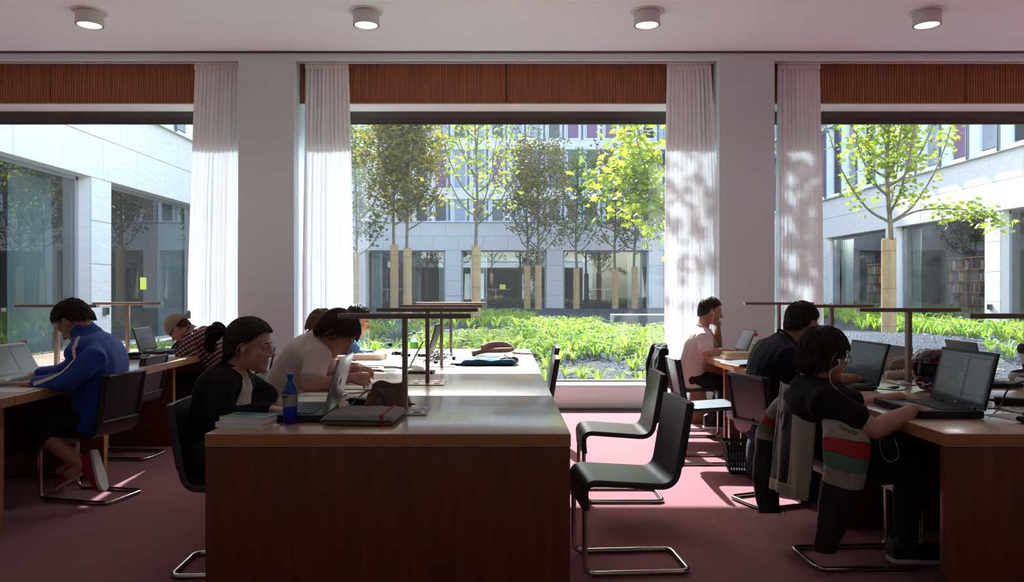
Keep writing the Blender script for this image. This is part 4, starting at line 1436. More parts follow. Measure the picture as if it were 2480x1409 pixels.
# ---- man in cap and checked shirt
def plaid(name):
    m = mat(name, (110, 40, 40), .85, vary=.1)
    nt = m.node_tree; Lk = nt.links.new; bs = nt.nodes['Principled BSDF']
    tc = nd(nt, 'ShaderNodeTexCoord'); sp = nd(nt, 'ShaderNodeSeparateXYZ'); Lk(tc.outputs['Object'], sp.inputs[0])
    ad = nd(nt, 'ShaderNodeMath', operation='SUBTRACT'); Lk(sp.outputs[2], ad.inputs[0])
    ml = nd(nt, 'ShaderNodeMath', operation='MULTIPLY'); Lk(sp.outputs[0], ml.inputs[0]); ml.inputs[1].default_value = .75
    Lk(ml.outputs[0], ad.inputs[1])
    ad2 = nd(nt, 'ShaderNodeMath', operation='ADD'); Lk(sp.outputs[0], ad2.inputs[0]); 
    ml2 = nd(nt, 'ShaderNodeMath', operation='MULTIPLY'); Lk(sp.outputs[2], ml2.inputs[0]); ml2.inputs[1].default_value = .75
    ml3 = nd(nt, 'ShaderNodeMath', operation='ADD'); Lk(ml2.outputs[0], ml3.inputs[0]); Lk(sp.outputs[1], ml3.inputs[1])
    Lk(ml3.outputs[0], ad2.inputs[1])
    def bands(src, sc_):
        mm = nd(nt, 'ShaderNodeMath', operation='MULTIPLY'); Lk(src.outputs[0], mm.inputs[0]); mm.inputs[1].default_value = sc_
        fr = nd(nt, 'ShaderNodeMath', operation='FRACT'); Lk(mm.outputs[0], fr.inputs[0])
        cr = nd(nt, 'ShaderNodeValToRGB'); cr.color_ramp.interpolation = 'CONSTANT'
        el = cr.color_ramp.elements
        el[0].position = 0; el[0].color = lin((52, 34, 46)) + (1,)
        el[1].position = .30; el[1].color = lin((214, 202, 196)) + (1,)
        for p_, c_ in ((.5, (132, 52, 46)), (.8, (214, 202, 196))):
            e = el.new(p_); e.color = lin(c_) + (1,)
        Lk(fr.outputs[0], cr.inputs[0]); return cr
    a_, b_ = bands(ad, 11), bands(ad2, 11)
    mx = nd(nt, 'ShaderNodeMix', data_type='RGBA', blend_type='MULTIPLY'); mx.inputs[0].default_value = .8
    Lk(a_.outputs[0], mx.inputs[6]); Lk(b_.outputs[0], mx.inputs[7]); Lk(mx.outputs[2], bs.inputs['Base Color'])
plaid('plaid')
J = dict(hip=P(538, 912, 6.95), waist=P(528, 868, 6.95), chest=P(500, 830, 6.95), neck=P(462, 806, 6.95),
         sN=P(462, 822, 6.77), eN=P(440, 861, 6.68), wN=P(492, 858, 6.84), sF=P(462, 812, 7.13), eF=P(425, 852, 7.2), wF=P(455, 855, 7.0),
         kN=P(425, 925, 6.85), kF=P(425, 925, 7.05), aN=P(440, 1035, 6.85), aF=P(440, 1030, 7.05))
r2, h2 = person('man in a beige cap worn backwards and checked shirt, slumped over his arms', (J['hip'].x, 6.95, 0), J, L, (P(432, 795, 6.95), 52, 0, 0, 1.0), shirt='plaid', hair_m='hair_brown', hair_kw=dict(style='short', n=150, lift=.01, cut=1.0),
       hands={'N': dict(d=V((1, .5, 0)), n=V((0, 0, 1)), s=V((0, 1, 0)), curl=.4)}, wd=(.165, .16, .175, .19, .10), dp=(.13, .125, .12, .105, .07), k=1.0, fold=.005)
b = MB()
n_, m_ = 28, 10
vs = []
for i in range(m_ + 1):
    for j in range(n_):
        th = (PI * .56) * i / m_; ph = 2 * PI * j / n_
        vs.append(h2.M @ (V((-.012, 0, .028)) + V((.112 * math.sin(th) * math.cos(ph), .092 * math.sin(th) * math.sin(ph), .108 * math.cos(th)))))
fs = [(i * n_ + j, i * n_ + (j + 1) % n_, (i + 1) * n_ + (j + 1) % n_, (i + 1) * n_ + j) for i in range(m_) for j in range(n_)]
b.add(vs, fs)
cap = b.build('cap', 'cap_cloth', r2, 180, world=True, thick=.004)
b = MB()
b.grid(lambda u, v: h2.M @ V((-.115 - .075 * v * math.cos((u - .5) * 2.2), .078 * (u - .5) * 2 * (1 - .25 * v), .012 - .02 * abs(u - .5) * 2 + .015 * v)), 12, 4)
b.build('brim', 'cap_cloth', cap, 180, world=True, thick=.006)

# ---- woman with ponytail, black cardigan
J = dict(hip=P(530, 1085, 3.655), waist=P(528, 1030, 3.655), chest=P(540, 955, 3.655), neck=P(566, 893, 3.655),
         sN=P(540, 940, 3.49), eN=P(532, 1018, 3.42), wN=P(648, 990, 3.50), sF=P(585, 925, 3.82), eF=P(652, 958, 3.98), wF=P(600, 975, 3.80),
         kN=P(680, 1120, 3.56), kF=P(680, 1110, 3.76), aN=P(670, 1320, 3.56), aF=P(690, 1310, 3.76))
r3, h3 = person('woman with a dark ponytail and black cardigan typing on the silver laptop', (J['hip'].x, 3.655, 0), J, RT, (P(607, 838, 3.655), 6, 0, 0, 1.03), skin='skin_pale', shirt='black_knit', hair_m='hair_dark', hair_kw=dict(style='tied', n=600, lift=.025, rad=.004, whorl=(-.92, .40), seg=.9, mess=.10, cut=1.10),
       hands={'N': dict(d=V((1, .05, -.12)), n=V((0, 0, 1)), s=V((0, 1, 0)), curl=.28, size=.95), 'F': dict(d=V((-.9, -.4, -.05)), n=V((0, 0, 1)), s=V((.2, -1, 0)), curl=.5, size=.92)},
       wd=(.165, .140, .155, .170, .085), dp=(.13, .11, .115, .10, .065), arm=(.046, .038, .029), k=.95)
b = MB()
for i in range(110):
    rn = random.Random(i)
    a = V((rn.gauss(0, .006), rn.gauss(0, .010), rn.gauss(0, .007)))
    p0 = h3.p(-.118, .055) + a * .4
    b.tube(smoothpath([p0, p0 + V((-.035, 0, .006)) + a, p0 + V((-.07, 0, -.012)) + a * 1.6, p0 + V((-.085, 0, -.055)) + a * 1.2, p0 + V((-.072, .0, -.085)) + a], 4), [.006] * 8 + [.006 - .0005 * q for q in range(9)], 5)
pt = b.build('ponytail', 'hair_dark', r3, 180, world=True)
MB().tube([h3.p(-.124 + .004 * math.cos(a), .053 + .018 * math.sin(a), .018 * math.cos(a)) for a in [2 * PI * q / 12 for q in range(12)]], .005, 6, closed=True).build('hair_tie', 'black', pt, 180, world=True)
# white top showing in the cardigan's opening
bv = surface(kid(r3, 'shirt'))
def front(y0, y1, z0, z1, taper, off, nm, m, th):
    vs = []; nu_, nv_ = 12, 14
    for i in range(nv_ + 1):
        v = i / nv_; wf = taper(v)
        for j in range(nu_ + 1):
            y = (y0 + y1) / 2 + (y1 - y0) * wf * (j / nu_ - .5); z = z0 + (z1 - z0) * v
            hit = bv.ray_cast(V((0, y, z)), V((-1, 0, 0)))
            vs.append((hit[0] if hit[0] is not None else V((J['neck'].x, y, z))) + V((off, 0, 0)))
    b = MB(); b.add(vs, [(i * (nu_ + 1) + j, i * (nu_ + 1) + j + 1, (i + 1) * (nu_ + 1) + j + 1, (i + 1) * (nu_ + 1) + j) for i in range(nv_) for j in range(nu_)])
    b.build(nm, m, r3, 180, world=True, thick=th)
yc = 3.60
front(yc - .075, yc + .075, .905, .74, lambda v: .55 + .45 * v, .0065, 'top', 'white_cotton', .003)
front(yc - .05, yc + .05, .965, .875, lambda v: 1.0 - .85 * v ** 1.5, .0085, 'neckline', 'skin_pale', .0008)
wr = J['wF']; ax = (J['eF'] - J['wF']).normalized()
MB().rings([oval(wr + ax * (.012 + t), ax, V((0, 0, 1)), .034, .034, 18, 1) for t in (0, .012)], cap=False).build('bracelet', 'chrome', r3, 60, world=True, thick=.004)

# ---- man in white T-shirt writing
J = dict(hip=P(672, 1015, 4.68), waist=P(682, 960, 4.68), chest=P(722, 885, 4.68), neck=P(775, 822, 4.66),
         sN=P(772, 862, 4.50), eN=P(752, 938, 4.40), wN=P(848, 915, 4.46), sF=P(775, 845, 4.86), eF=P(800, 915, 4.95), wF=P(865, 892, 4.82),
         kN=P(790, 1060, 4.6), kF=P(800, 1050, 4.8), aN=P(800, 1200, 4.6), aF=P(800, 1190, 4.8))
r4, h4 = person('man in a white T-shirt leaning forward to write in a notebook', (J['hip'].x, 4.68, 0), J, RT, (P(819, 808, 4.6), 46, -6, 0, 1.08), shirt='white_cotton', hair_m='hair_brown', hair_kw=dict(style='long', n=620, lift=.10, rad=.0048, seg=.8, whorl=(-.35, .93), mess=.4, cut=1.06, over=.4), sleeve='short',
       hands={'N': dict(d=V((1, .15, -.15)), n=V((-.1, -.7, .7)), s=V((.2, .6, .8)), curl=.75, thumb=.4), 'F': dict(d=V((1, -.25, -.05)), n=V((0, .3, .9)), s=V((0, -1, .3)), curl=.7, thumb=.4)},
       k=1.05, fold=.007, wd=(.17, .16, .175, .195, .10))
MB().limb([J['wN'] + V((.085, .02, -.035)), J['wN'] + V((.06, .0, .055))], [.004, .004], 6).build('pen', 'alu_light', r4, 60, world=True)

# ---- two readers further along the middle table
J = dict(hip=P(700, 970, 5.85), waist=P(710, 920, 5.85), chest=P(735, 865, 5.85), neck=P(760, 820, 5.85), sN=P(755, 840, 5.68), eN=P(790, 882, 5.62), wN=P(840, 880, 5.7), sF=P(755, 835, 6.02), eF=P(795, 875, 6.1), wF=P(842, 868, 6.0),
         kN=P(780, 960, 5.78), kF=P(780, 955, 5.95), aN=P(780, 1085, 5.78), aF=P(780, 1080, 5.95))
r5, h5 = person('fair-haired reader hidden behind the man in the white T-shirt', (J['hip'].x, 5.85, 0), J, RT, (P(780, 790, 5.85), 28, 0, 0, 1.0), shirt='rose_cotton', hair_m='hair_blond', hair_kw=dict(style='short', n=320, lift=.09, rad=.006, mess=.6, seg=.5), sleeve='short', voxel=.008,
       hands={'N': dict(d=V((1, 0, 0)), n=V((0, 0, 1)), s=V((0, 1, 0)), curl=.4)})
J = dict(hip=P(790, 930, 6.97), waist=P(795, 890, 6.97), chest=P(815, 850, 6.97), neck=P(842, 812, 6.97), sN=P(838, 835, 6.8), eN=P(862, 862, 6.75), wN=P(892, 866, 6.85), sF=P(838, 828, 7.14), eF=P(870, 856, 7.2), wF=P(900, 858, 7.05),
         kN=P(860, 915, 6.9), kF=P(860, 912, 7.05), aN=P(860, 1020, 6.9), aF=P(860, 1015, 7.05))
r6, h6 = person('reader in a blue shirt at the window end, dark hair behind the lamp bars', (J['hip'].x, 6.97, 0), J, RT, (P(868, 776, 6.95), 22, 0, 0, 1.08), shirt='denim_blue', hair_m='hair_brown', hair_kw=dict(style='short', n=320, lift=.10, rad=.006, mess=.6, seg=.5), sleeve='long', voxel=.008,
       hands={'N': dict(d=V((1, 0, 0)), n=V((0, 0, 1)), s=V((0, 1, 0)), curl=.4)})

# ---- man resting his chin, right table
J = dict(hip=P(1672, 918, 6.95), waist=P(1672, 885, 6.95), chest=P(1684, 842, 6.95), neck=P(1702, 796, 6.95),
         sN=P(1704, 822, 6.78), eN=P(1713, 857, 6.70), wN=P(1752, 849, 6.78), sF=P(1712, 815, 7.12), eF=P(1738, 846, 7.12), wF=P(1739, 800, 7.05),
         kN=P(1758, 930, 6.88), kF=P(1758, 928, 7.05), aN=P(1722, 1012, 6.88), aF=P(1735, 1010, 7.05))
r7, h7 = person('man in a pale pink T-shirt resting his chin on his hand', (J['hip'].x, 6.95, 0), J, RT, (P(1721, 753, 6.95), 12, 0, 0, 1.03), shirt='rose_cotton', hair_m='hair_dark', hair_kw=dict(style='short', n=380, lift=.015, rad=.004, seg=.4, cut=1.0), sleeve='short', voxel=.0055,
       hands={'N': dict(d=V((1, .1, 0)), n=V((0, 0, 1)), s=V((0, 1, 0)), curl=.3), 'F': dict(d=V((.1, -.25, 1)), n=V((1, .1, 0)), s=V((-.5, -1, 0)), curl=.95, thumb=.4)}, fold=.007)
earphone(r7, h7, -1, [P(1722, 790, 6.8), P(1721, 810, 6.8), P(1728, 830, 6.72)])

# ---- man in navy shirt, second seat
J = dict(hip=P(1872, 1030, 4.75), waist=P(1868, 975, 4.75), chest=P(1876, 890, 4.75), neck=P(1902, 822, 4.75),
         sN=P(1905, 866, 4.57), eN=P(1985, 925, 4.50), wN=P(2070, 917, 4.62), sF=P(1910, 850, 4.94), eF=P(1990, 905, 5.02), wF=P(2060, 905, 4.95),
         kN=P(1985, 1030, 4.68), kF=P(1985, 1025, 4.86), aN=P(1960, 1190, 4.68), aF=P(1965, 1180, 4.86))
r8, h8 = person('man in a navy T-shirt with white earphones, second from the camera at the right table', (J['hip'].x, 4.75, 0), J, RT, (P(1943, 783, 4.75), 18, 26, 0, 1.06), shirt='navy', hair_m='hair_dark', hair_kw=dict(style='short', n=520, lift=.03, rad=.0042, seg=.45, mess=.4, cut=1.03), sleeve='short',
       hands={'N': dict(d=V((1, .1, -.15)), n=V((0, 0, 1)), s=V((0, 1, 0)), curl=.45), 'F': dict(d=V((1, 0, -.1)), n=V((0, 0, 1)), s=V((0, -1, 0)), curl=.3)}, k=1.1, wd=(.18, .175, .19, .205, .10), dp=(.145, .14, .14, .12, .07), fold=.008)
earphone(r8, h8, -1, [P(1955, 805, 4.62), P(1962, 850, 4.60)])

# ---- man with glasses and goatee, nearest at the right table
J = dict(hip=P(2048, 1092, 3.655), waist=P(2022, 1045, 3.655), chest=P(1982, 985, 3.655), neck=P(1962, 922, 3.655),
         sN=P(1998, 975, 3.47), eN=P(2118, 1040, 3.36), wN=P(2214, 992, 3.50), sF=P(1998, 955, 3.84), eF=P(2092, 985, 3.95), wF=P(2178, 962, 3.84),
         kN=P(2205, 1110, 3.56), kF=P(2205, 1100, 3.76), aN=P(2190, 1310, 3.56), aF=P(2195, 1300, 3.76))
r9, h9 = person('man with glasses, goatee and earphones typing on the black laptop', (J['hip'].x, 3.655, 0), J, RT, (P(1998, 862, 3.655), 8, 14, 0, 1.06), shirt='black_knit', hair_m='hair_dark', hair_kw=dict(style='long', n=720, lift=.09, rad=.0042, seg=.7, whorl=(-.2, .97), mess=.3, cut=1.06, over=.45), sleeve='short',
       hands={'N': dict(d=V((1, .12, -.12)), n=V((0, 0, 1)), s=V((0, 1, 0)), curl=.32), 'F': dict(d=V((1, -.12, -.08)), n=V((0, 0, 1)), s=V((0, -1, 0)), curl=.32)}, k=1.08, wd=(.175, .17, .18, .20, .10), fold=.007)
earphone(r9, h9, -1, [P(2012, 900, 3.50), P(2012, 925, 3.46), P(2030, 945, 3.45)])
b = MB()
for sv in (-1, 1):
    cpt = [h9.p(.098, -.002 + .017 * math.sin(a), sv * .032 + .023 * math.cos(a)) for a in [2 * PI * q / 16 for q in range(16)]]
    b.tube(cpt, .0016, 5, closed=True)
    b.tube([h9.p(.094, .004, sv * .055), h9.p(.06, .006, sv * .076), h9.p(-.01, .006, sv * .084)], .0018, 5)
b.tube([h9.p(.098, .004, -.010), h9.p(.104, .008, 0), h9.p(.098, .004, .010)], .0016, 5)
gl = b.build('glasses', 'black_gloss', r9, 60, world=True)
for sv in (-1, 1):
    b = MB(); b.add([h9.p(.098, -.002 + .016 * math.sin(a), sv * .032 + .022 * math.cos(a)) for a in [2 * PI * q / 16 for q in range(16)]], [tuple(range(16))]); b.build('spectacle_lens', 'spectacle', gl, 0, world=True)
b = MB()
for i in range(240):
    rn = random.Random(i + 900)
    a = rn.uniform(-1, 1)
    p = h9.p(.066 + .020 * math.cos(a * 1.5) + .004, -.094 - .016 * rn.random(), a * .026); q = p + h9.f * .012 - h9.u * .022
    b.tube([p, q], [.0028, .001], 4)
    if i % 3 == 0:
        p = h9.p(.094 - .016 * a * a, -.054, a * .026); b.tube([p, p + h9.f * .003 - h9.u * .009 + h9.v * a * .006], [.0026, .001], 4)
b.build('goatee', 'hair_dark', r9, 180, world=True)['kind'] = 'stuff'

# ---- person in the striped shirt at the right edge
m = mat('stripes', (230, 230, 230), .85)
nt = m.node_tree; tc = nd(nt, 'ShaderNodeTexCoord'); sp = nd(nt, 'ShaderNodeSeparateXYZ'); mm = nd(nt, 'ShaderNodeMath', operation='MULTIPLY'); mm.inputs[1].default_value = 7.6
fr = nd(nt, 'ShaderNodeMath', operation='FRACT'); cr = nd(nt, 'ShaderNodeValToRGB'); cr.color_ramp.interpolation = 'CONSTANT'
cr.color_ramp.elements[0].color = lin((38, 36, 44)) + (1,); cr.color_ramp.elements[1].position = .48; cr.color_ramp.elements[1].color = lin((226, 226, 230)) + (1,)
for a_, b_ in ((tc.outputs['Object'], sp.inputs[0]), (sp.outputs[2], mm.inputs[0]), (mm.outputs[0], fr.inputs[0]), (fr.outputs[0], cr.inputs[0]), (cr.outputs[0], nt.nodes['Principled BSDF'].inputs['Base Color'])):
    nt.links.new(a_, b_)
J = dict(hip=P(2577, 1020, 4.77), waist=P(2572, 960, 4.77), chest=P(2547, 880, 4.77), neck=P(2527, 812, 4.77),
         sN=P(2537, 850, 4.6), eN=P(2522, 935, 4.55), wN=P(2472, 925, 4.7), sF=P(2510, 822, 4.95), eF=P(2500, 912, 5.0), wF=P(2457, 912, 4.95),
         kN=P(2462, 1030, 4.7), kF=P(2462, 1025, 4.86), aN=P(2472, 1190, 4.7), aF=P(2472, 1180, 4.86))
r10, h10 = person('person in a black and white striped shirt cut off by the right edge', (J['hip'].x, 4.77, 0), J, L, (P(2560, 760, 4.8), 30, 0, 0, 1.0), shirt='stripes', hair_m='hair_brown', hair_kw=dict(style='short', n=300, lift=.05), sleeve='long', voxel=.007)
# ================================================================ things on the tables
def T(px, py, dz=0.0):
    """point on the table top seen at that pixel"""
    d = (EYE - TZ) * FPX / (py - 702)
    return V(((px - 1214) * d / FPX, d, TZ + dz))

KEYMESH = {}
def laptop(label, x, y, rz, w=.36, dep=.25, lh=.24, tilt=14, body='black', lid='black', screen='page', logo=None, thick=.024):
    t = thing('laptop', label, 'laptop', (x, y, TZ), R(rz), group='open laptops')
    base = MB().box((-dep / 2, 0, thick / 2 + .003), (dep, w, thick), bev=.004).build('base', body, t)
    dk = MB().box((-dep * .40, 0, thick + .0035), (dep * .46, w * .88, .003)).build('keyboard_deck', 'keys' if body != 'silver' else 'white', base)
    b = MB()
    for i in range(5):
        for j in range(14):
            b.box((-dep * .22 - i * dep * .088, (j - 6.5) * w * .0605, thick + .0062), (dep * .072, w * .05, .003))
    kb = b.build('keyboard', 'keys' if body != 'silver' else 'plastic_grey', base); kb['kind'] = 'stuff'
    MB().box((-dep * .82, 0, thick + .0035), (dep * .22, w * .24, .001)).build('touchpad', 'plastic_grey', base)
    for sy in (-1, 1):
        MB().tube([(-.005, sy * w * .36, thick + .004), (-.005, sy * w * .24, thick + .004)], .007, 8).build('hinge', body, base)
    M = Matrix.Translation((0, 0, thick + .004)) @ Matrix.Rotation(R(tilt), 4, 'Y')
    ld = MB().box((0.004, 0, lh / 2), (.010, w, lh), M, bev=.003).build('lid', lid, t)
    fx = -.0018
    sw, s0, s1 = w * .92, lh * .10, lh * .94
    MB().box((fx, 0, lh / 2), (.0016, w * .985, lh * .97), M).build('bezel', 'black' if lid != 'white' else 'white', ld)
    def rect(u0, u1, v0, v1, m, nm, o):
        return MB().box((fx - .0012 - o, (u0 + u1) / 2 * sw - sw / 2, s0 + (s1 - s0) * (v0 + v1) / 2), (.0006, (u1 - u0) * sw, (v1 - v0) * (s1 - s0)), M).build(nm, m, ld)
    if screen == 'page':
        rect(0, 1, 0, 1, 'screen_dim', 'screen', 0)
        # seen from the user's seat, left is +y
        for u0, u1, v0, v1, m in ((.03, .40, .04, .90, 'screen_page'), (.44, .97, .06, .97, 'screen_page'), (.56, .74, .34, .58, 'screen_green'), (.44, .97, .60, .615, 'screen_dim'), (.03, .40, .12, .13, 'screen_dim'), (.0, 1, .93, 1, 'screen_green')):
            rect(u0, u1, v0, v1, m, 'window_on_screen', .0006 + .0002 * (m != 'screen_page'))
        for k in range(9):
            rect(.50, .55 + .3 * random.random() + .1, .88 - .03 * k, .89 - .03 * k, 'screen_dim', 'text_or_reflection', .001)
    elif screen == 'mauve':
        rect(0, 1, 0, 1, 'screen_dim', 'screen', 0); rect(.1, .7, .3, .7, 'screen_mauve', 'window_on_screen', .0006); rect(.15, .6, .4, .55, 'screen_dim', 'window_on_screen', .0008)
    elif screen == 'tree':  # green bars paint the garden's reflection on the glossy screen
        rect(0, 1, 0, 1, 'screen_dim', 'screen', 0)
        for k in range(12):
            u = random.random() * .7; rect(.1 + u * .8, .2 + u * .9, .15 + k * .06, .18 + k * .06, 'screen_green', 'text_or_reflection', .0006)
    else:
        rect(0, 1, 0, 1, 'screen_dark', 'screen', 0)
    if logo:
        side = 1 if logo == 'back' else -1
        if side > 0:
            Ml = M @ frame((.0095, 0, lh * .52), (0, 1, 0), (0, 0, 1)); rr = .021
        else:
            Ml = M @ frame((-.0035, 0, lh * .045), (0, -1, 0), (0, 0, 1)); rr = .007
        MB().lathe([(rr, 0), (rr, .0012), (rr * .86, .0014), (rr * .86, 0)], n=24, M=Ml, cap=False).build('logo_ring', 'alu_light' if side < 0 else 'plastic_grey', ld)
        text('logo', 'hp', rr * 1.5, 'alu_light' if side < 0 else 'plastic_grey', ld, Ml @ Matrix.Translation((0, 0, .0008)), .0005, shear=.3)
    return t
laptop('white laptop in front of the man in the blue jacket', -3.10, 4.86, 176, .42, .25, .25, 30, 'silver', 'white', 'page', thick=.02)
laptop('small black laptop beside the sleeping man in the checked shirt', -3.30, 7.06, 180, .36, .2, .22, 16, 'black', 'black', 'mauve')
laptop('silver laptop seen from behind, round logo on the lid, before the ponytailed woman', -.80, 3.55, 2, .40, .27, .255, 15, 'black', 'lid_silver', 'dark', logo='back', thick=.032)
laptop('thin silver laptop behind the lamp post, open towards the fair-haired reader', -.70, 5.85, 4, .30, .2, .21, 28, 'silver', 'silver', 'dark', thick=.016)
laptop('tall black laptop at the window end of the middle table', -.64, 6.85, -4, .36, .24, .27, 16, 'black', 'black', 'dark')
laptop('large black laptop with documents on screen, before the man with glasses', 2.205, 3.66, 0, .44, .29, .27, 14, 'black', 'black', 'page', logo='front', thick=.034)
laptop('black laptop with glossy screen before the man in the navy shirt', 2.19, 4.62, 3, .42, .22, .26, 16, 'black', 'black', 'tree', thick=.02)
laptop('dark laptop before the man resting his chin', 2.20, 6.95, 0, .34, .22, .22, 24, 'black', 'plastic_grey', 'dark')
laptop('grey laptop seen from behind, before the striped shirt', 2.93, 4.72, 176, .36, .22, .25, 12, 'black', 'plastic_grey', 'dark')

def bottle(label, x, y, h, r, m, cap_m, lab=None, water=None, waist=False):
    t = thing('bottle', label, 'bottle', (x, y, TZ), group='drink bottles')
    s_ = h
    prof = [(r * .75, .001), (r * .93, .006), (r, .02), (r, s_ * .30), (r * (.86 if waist else 1), s_ * .45), (r, s_ * .58), (r * .96, s_ * .66), (r * .72, s_ * .76), (r * .40, s_ * .85), (r * .36, s_ * .92), (r * .36, s_ * .94)]
    bd = MB().lathe(prof, n=28, cap=True).build('bottle_body', m, t, 60)
    MB().lathe([(r * .44, s_ * .915), (r * .46, s_ * .925), (r * .46, s_ * .985), (r * .40, s_), (.001, s_)], n=24).build('cap', cap_m, t, 40)
    MB().lathe([(r * .42, s_ * .885), (r * .52, s_ * .89), (r * .52, s_ * .90), (r * .42, s_ * .905)], n=24, cap=False).build('neck_ring', cap_m, t, 40)
    if lab:
        q = r * (.90 if waist else 1.0) + .0012
        lb_ = MB().lathe([(q, s_ * .36), (q + .0004, s_ * .40), (q + .0004, s_ * .54), (q, s_ * .60)], n=28, cap=False).build('label', lab, t, 60)
    if water:
        MB().lathe([(r * .7, .006), (r * .92, .012), (r * .94, .02), (r * .94, s_ * water)], n=24).build('water', 'clear_plastic' if m == 'clear_plastic' else 'blue_plastic', t, 60)
    return t
p = T(703, 1026)
bt = bottle('translucent blue water bottle in front of the ponytailed woman', p.x, p.y, .222, .031, 'blue_plastic', 'blue_cap', 'alu', .34)
MB().box((-.014, -.0322, .132), (.026, .0015, .03)).build('label_patch', 'label_dark', bt)
text('label_letters', 'R&S', .012, 'white', bt, frame((-.014, -.0335, .132), (1, 0, 0), (0, 0, 1)), .0002)
bottle('clear bottle with a red cap behind the white laptop', -3.34, 5.28, .235, .036, 'clear_plastic', 'red', 'paper_grey', .3)
p = T(945, 904); bottle('clear bottle with a dark green cap beside the front lamp post', p.x, p.y, .215, .034, 'clear_plastic', 'green_cap', None, .3)
p = T(1003, 868); bottle('clear bottle with a green label behind the thin laptop', p.x, p.y, .235, .034, 'clear_plastic', 'green_cap', 'label_green', .5)
bottle('clear bottle with a red cap beside the chin-resting man', 2.10, 6.22, .235, .035, 'clear_plastic', 'red', 'label_green', .2, waist=True)

def book(label, x, y, z, rz, w, l, h, cover, paper='paper', extra=None, group='books on the tables'):
    t = thing('book', label, 'book', (x, y, z), R(rz), group=group)
    MB().box((0, 0, h / 2), (w - .006, l - .008, h - .004)).build('pages', paper, t)
    c = MB().box((0, 0, h - .001), (w, l, .002), bev=.0008).build('cover', cover, t)
    MB().box((0, 0, .001), (w, l, .002)).build('back_cover', cover if cover != 'book_green' else 'paper', t)
    MB().box((-w / 2 + .001, 0, h / 2), (.003, l, h)).build('spine', cover if cover != 'book_green' else 'paper', t)
    if extra: MB().box((extra[0] * w, extra[1] * l, h + .0002), (extra[2] * w, extra[3] * l, .0006)).build('cover_picture', extra[4], c)
    return t
p = T(598, 1030)
book('white paperback, lower of the two books at the table corner', p.x, p.y, TZ, 78, .135, .22, .022, 'paper')
book('paperback with a green and sea blue cover on top of the white one', p.x + .008, p.y + .006, TZ + .022, 74, .13, .205, .022, 'book_green', extra=(.22, 0, .45, .8, 'book_sea'))
p = T(905, 880); book('thick book lying open side down near the fair-haired reader', p.x - .1, 6.45, TZ, 86, .2, .26, .045, 'paper_warm', 'paper_warm')
p = T(925, 962); book('hardback under the brown pouch behind the front lamp', p.x + .02, 3.98, TZ, 92, .16, .24, .03, 'book_cream', 'paper_warm')
p = T(392, 856); book('blue textbook beside the sleeping man', p.x, p.y + .05, TZ, 84, .19, .25, .03, 'book_blue')
book('thick cream book, lower of the two at the chin-resting man', 1.99, 6.42, TZ, 88, .16, .22, .03, 'paper', 'paper_warm')
book('dark-spined cream book, upper of the two at the chin-resting man', 2.0, 6.43, TZ + .03, 90, .15, .20, .032, 'book_cream', 'paper_warm')
p = T(1020, 903); book('brown notebook beside the second lamp post', p.x, p.y, TZ, 84, .12, .19, .018, 'brown_cloth')

def notebook(label, x, y, rz, w, l, spiral=True, h=.012, m='paper'):
    t = thing('notebook', label, 'notebook', (x, y, TZ), R(rz), group='open notebooks')
    for sx in (-1, 1):
        b = MB(); b.grid(lambda u, v: (sx * (.004 + w / 2 * u), l * (v - .5), h * (.6 + .4 * math.sin(PI * min(1, u * 1.3))) * (1 - .5 * u)), 8, 2)
        b.build('page', m, t, 180, thick=.003)
        MB().box((sx * w / 4, 0, .0015), (w / 2, l, .003)).build('cover', 'plastic_grey', t)
    if spiral:
        b = MB()
        for k in range(22):
            yy = -l / 2 + l * (k + .5) / 22
            b.tube([(.007 * math.cos(a), yy, .008 + .007 * math.sin(a)) for a in [2 * PI * q / 8 for q in range(8)]], .0009, 4, closed=True)
        o = b.build('spiral', 'alu_dark', t); o['kind'] = 'stuff'
    return t
notebook('open spiral notebook behind the silver laptop', T(775, 962).x, 4.12, 88, .36, .25)
notebook('notebook the man in the white T-shirt writes in', -.86, 4.60, 84, .3, .22)
notebook('open ring notebook near the fair-haired reader', -.98, 6.02, 90, .3, .21)
def sheet(label, x, y, rz, w, l, m='paper'):
    b = MB(); sd_ = x * 7
    b.grid(lambda u, v: (w * (u - .5), l * (v - .5), .0012 + .006 * max(0, u - .75) * (1 + math.sin(5 * v + sd_))), 8, 6)
    o = b.build('paper_sheet', m, None, 180, thick=.0012); o.location = (x, y, TZ); o.rotation_euler = (0, 0, R(rz))
    return tag(o, label, 'paper', 'paper sheets on the tables')
sheet('loose white sheet right of the writing man', T(925, 925).x, 4.84, 12, .24, .22)
sheet('white sheet at the table edge before the man in the blue jacket', -2.90, 4.42, 4, .3, .22)
sheet('white sheet under the elbow of the man in the blue jacket', -2.84, 4.92, 20, .2, .26)
sheet('white papers under the blue textbook', -3.22, 6.78, 30, .22, .3)
sheet('white papers at the elbow of the chin-resting man', 1.93, 6.72, 20, .2, .3)
sheet('paper slips beside the large black laptop', 2.42, 3.5, 15, .25, .2)
sheet('white sheet near the thin silver laptop', -.85, 6.25, 8, .3, .22)
sheet('white sheet beside the phone of the man with glasses', 1.98, 3.86, 30, .14, .2)
def pen(label, a, b_, m):
    t = thing('pen', label, 'pen', (a.x, a.y, a.z + .005), group='pens on the middle table')
    d = b_ - a
    MB().limb([V((0, 0, 0)), d * .8], [.0042, .0042], 8).build('barrel', m, t); MB().limb([d * .8, d * .97, d], [.0044, .004, .0015], 8).build('tip', 'black', t)
pen('yellow pencil lying by the writing man', T(862, 893), T(925, 898), 'pencil')
pen('orange pencil beside the clear bottle', T(885, 898), T(932, 901), 'orange')
pen('grey pen on the ring notebook', T(880, 890), T(918, 891), 'plastic_grey')
p = T(962, 892)
t = thing('highlighter', 'red and green highlighters lying behind the front lamp post', 'marker', (p.x, p.y, TZ))
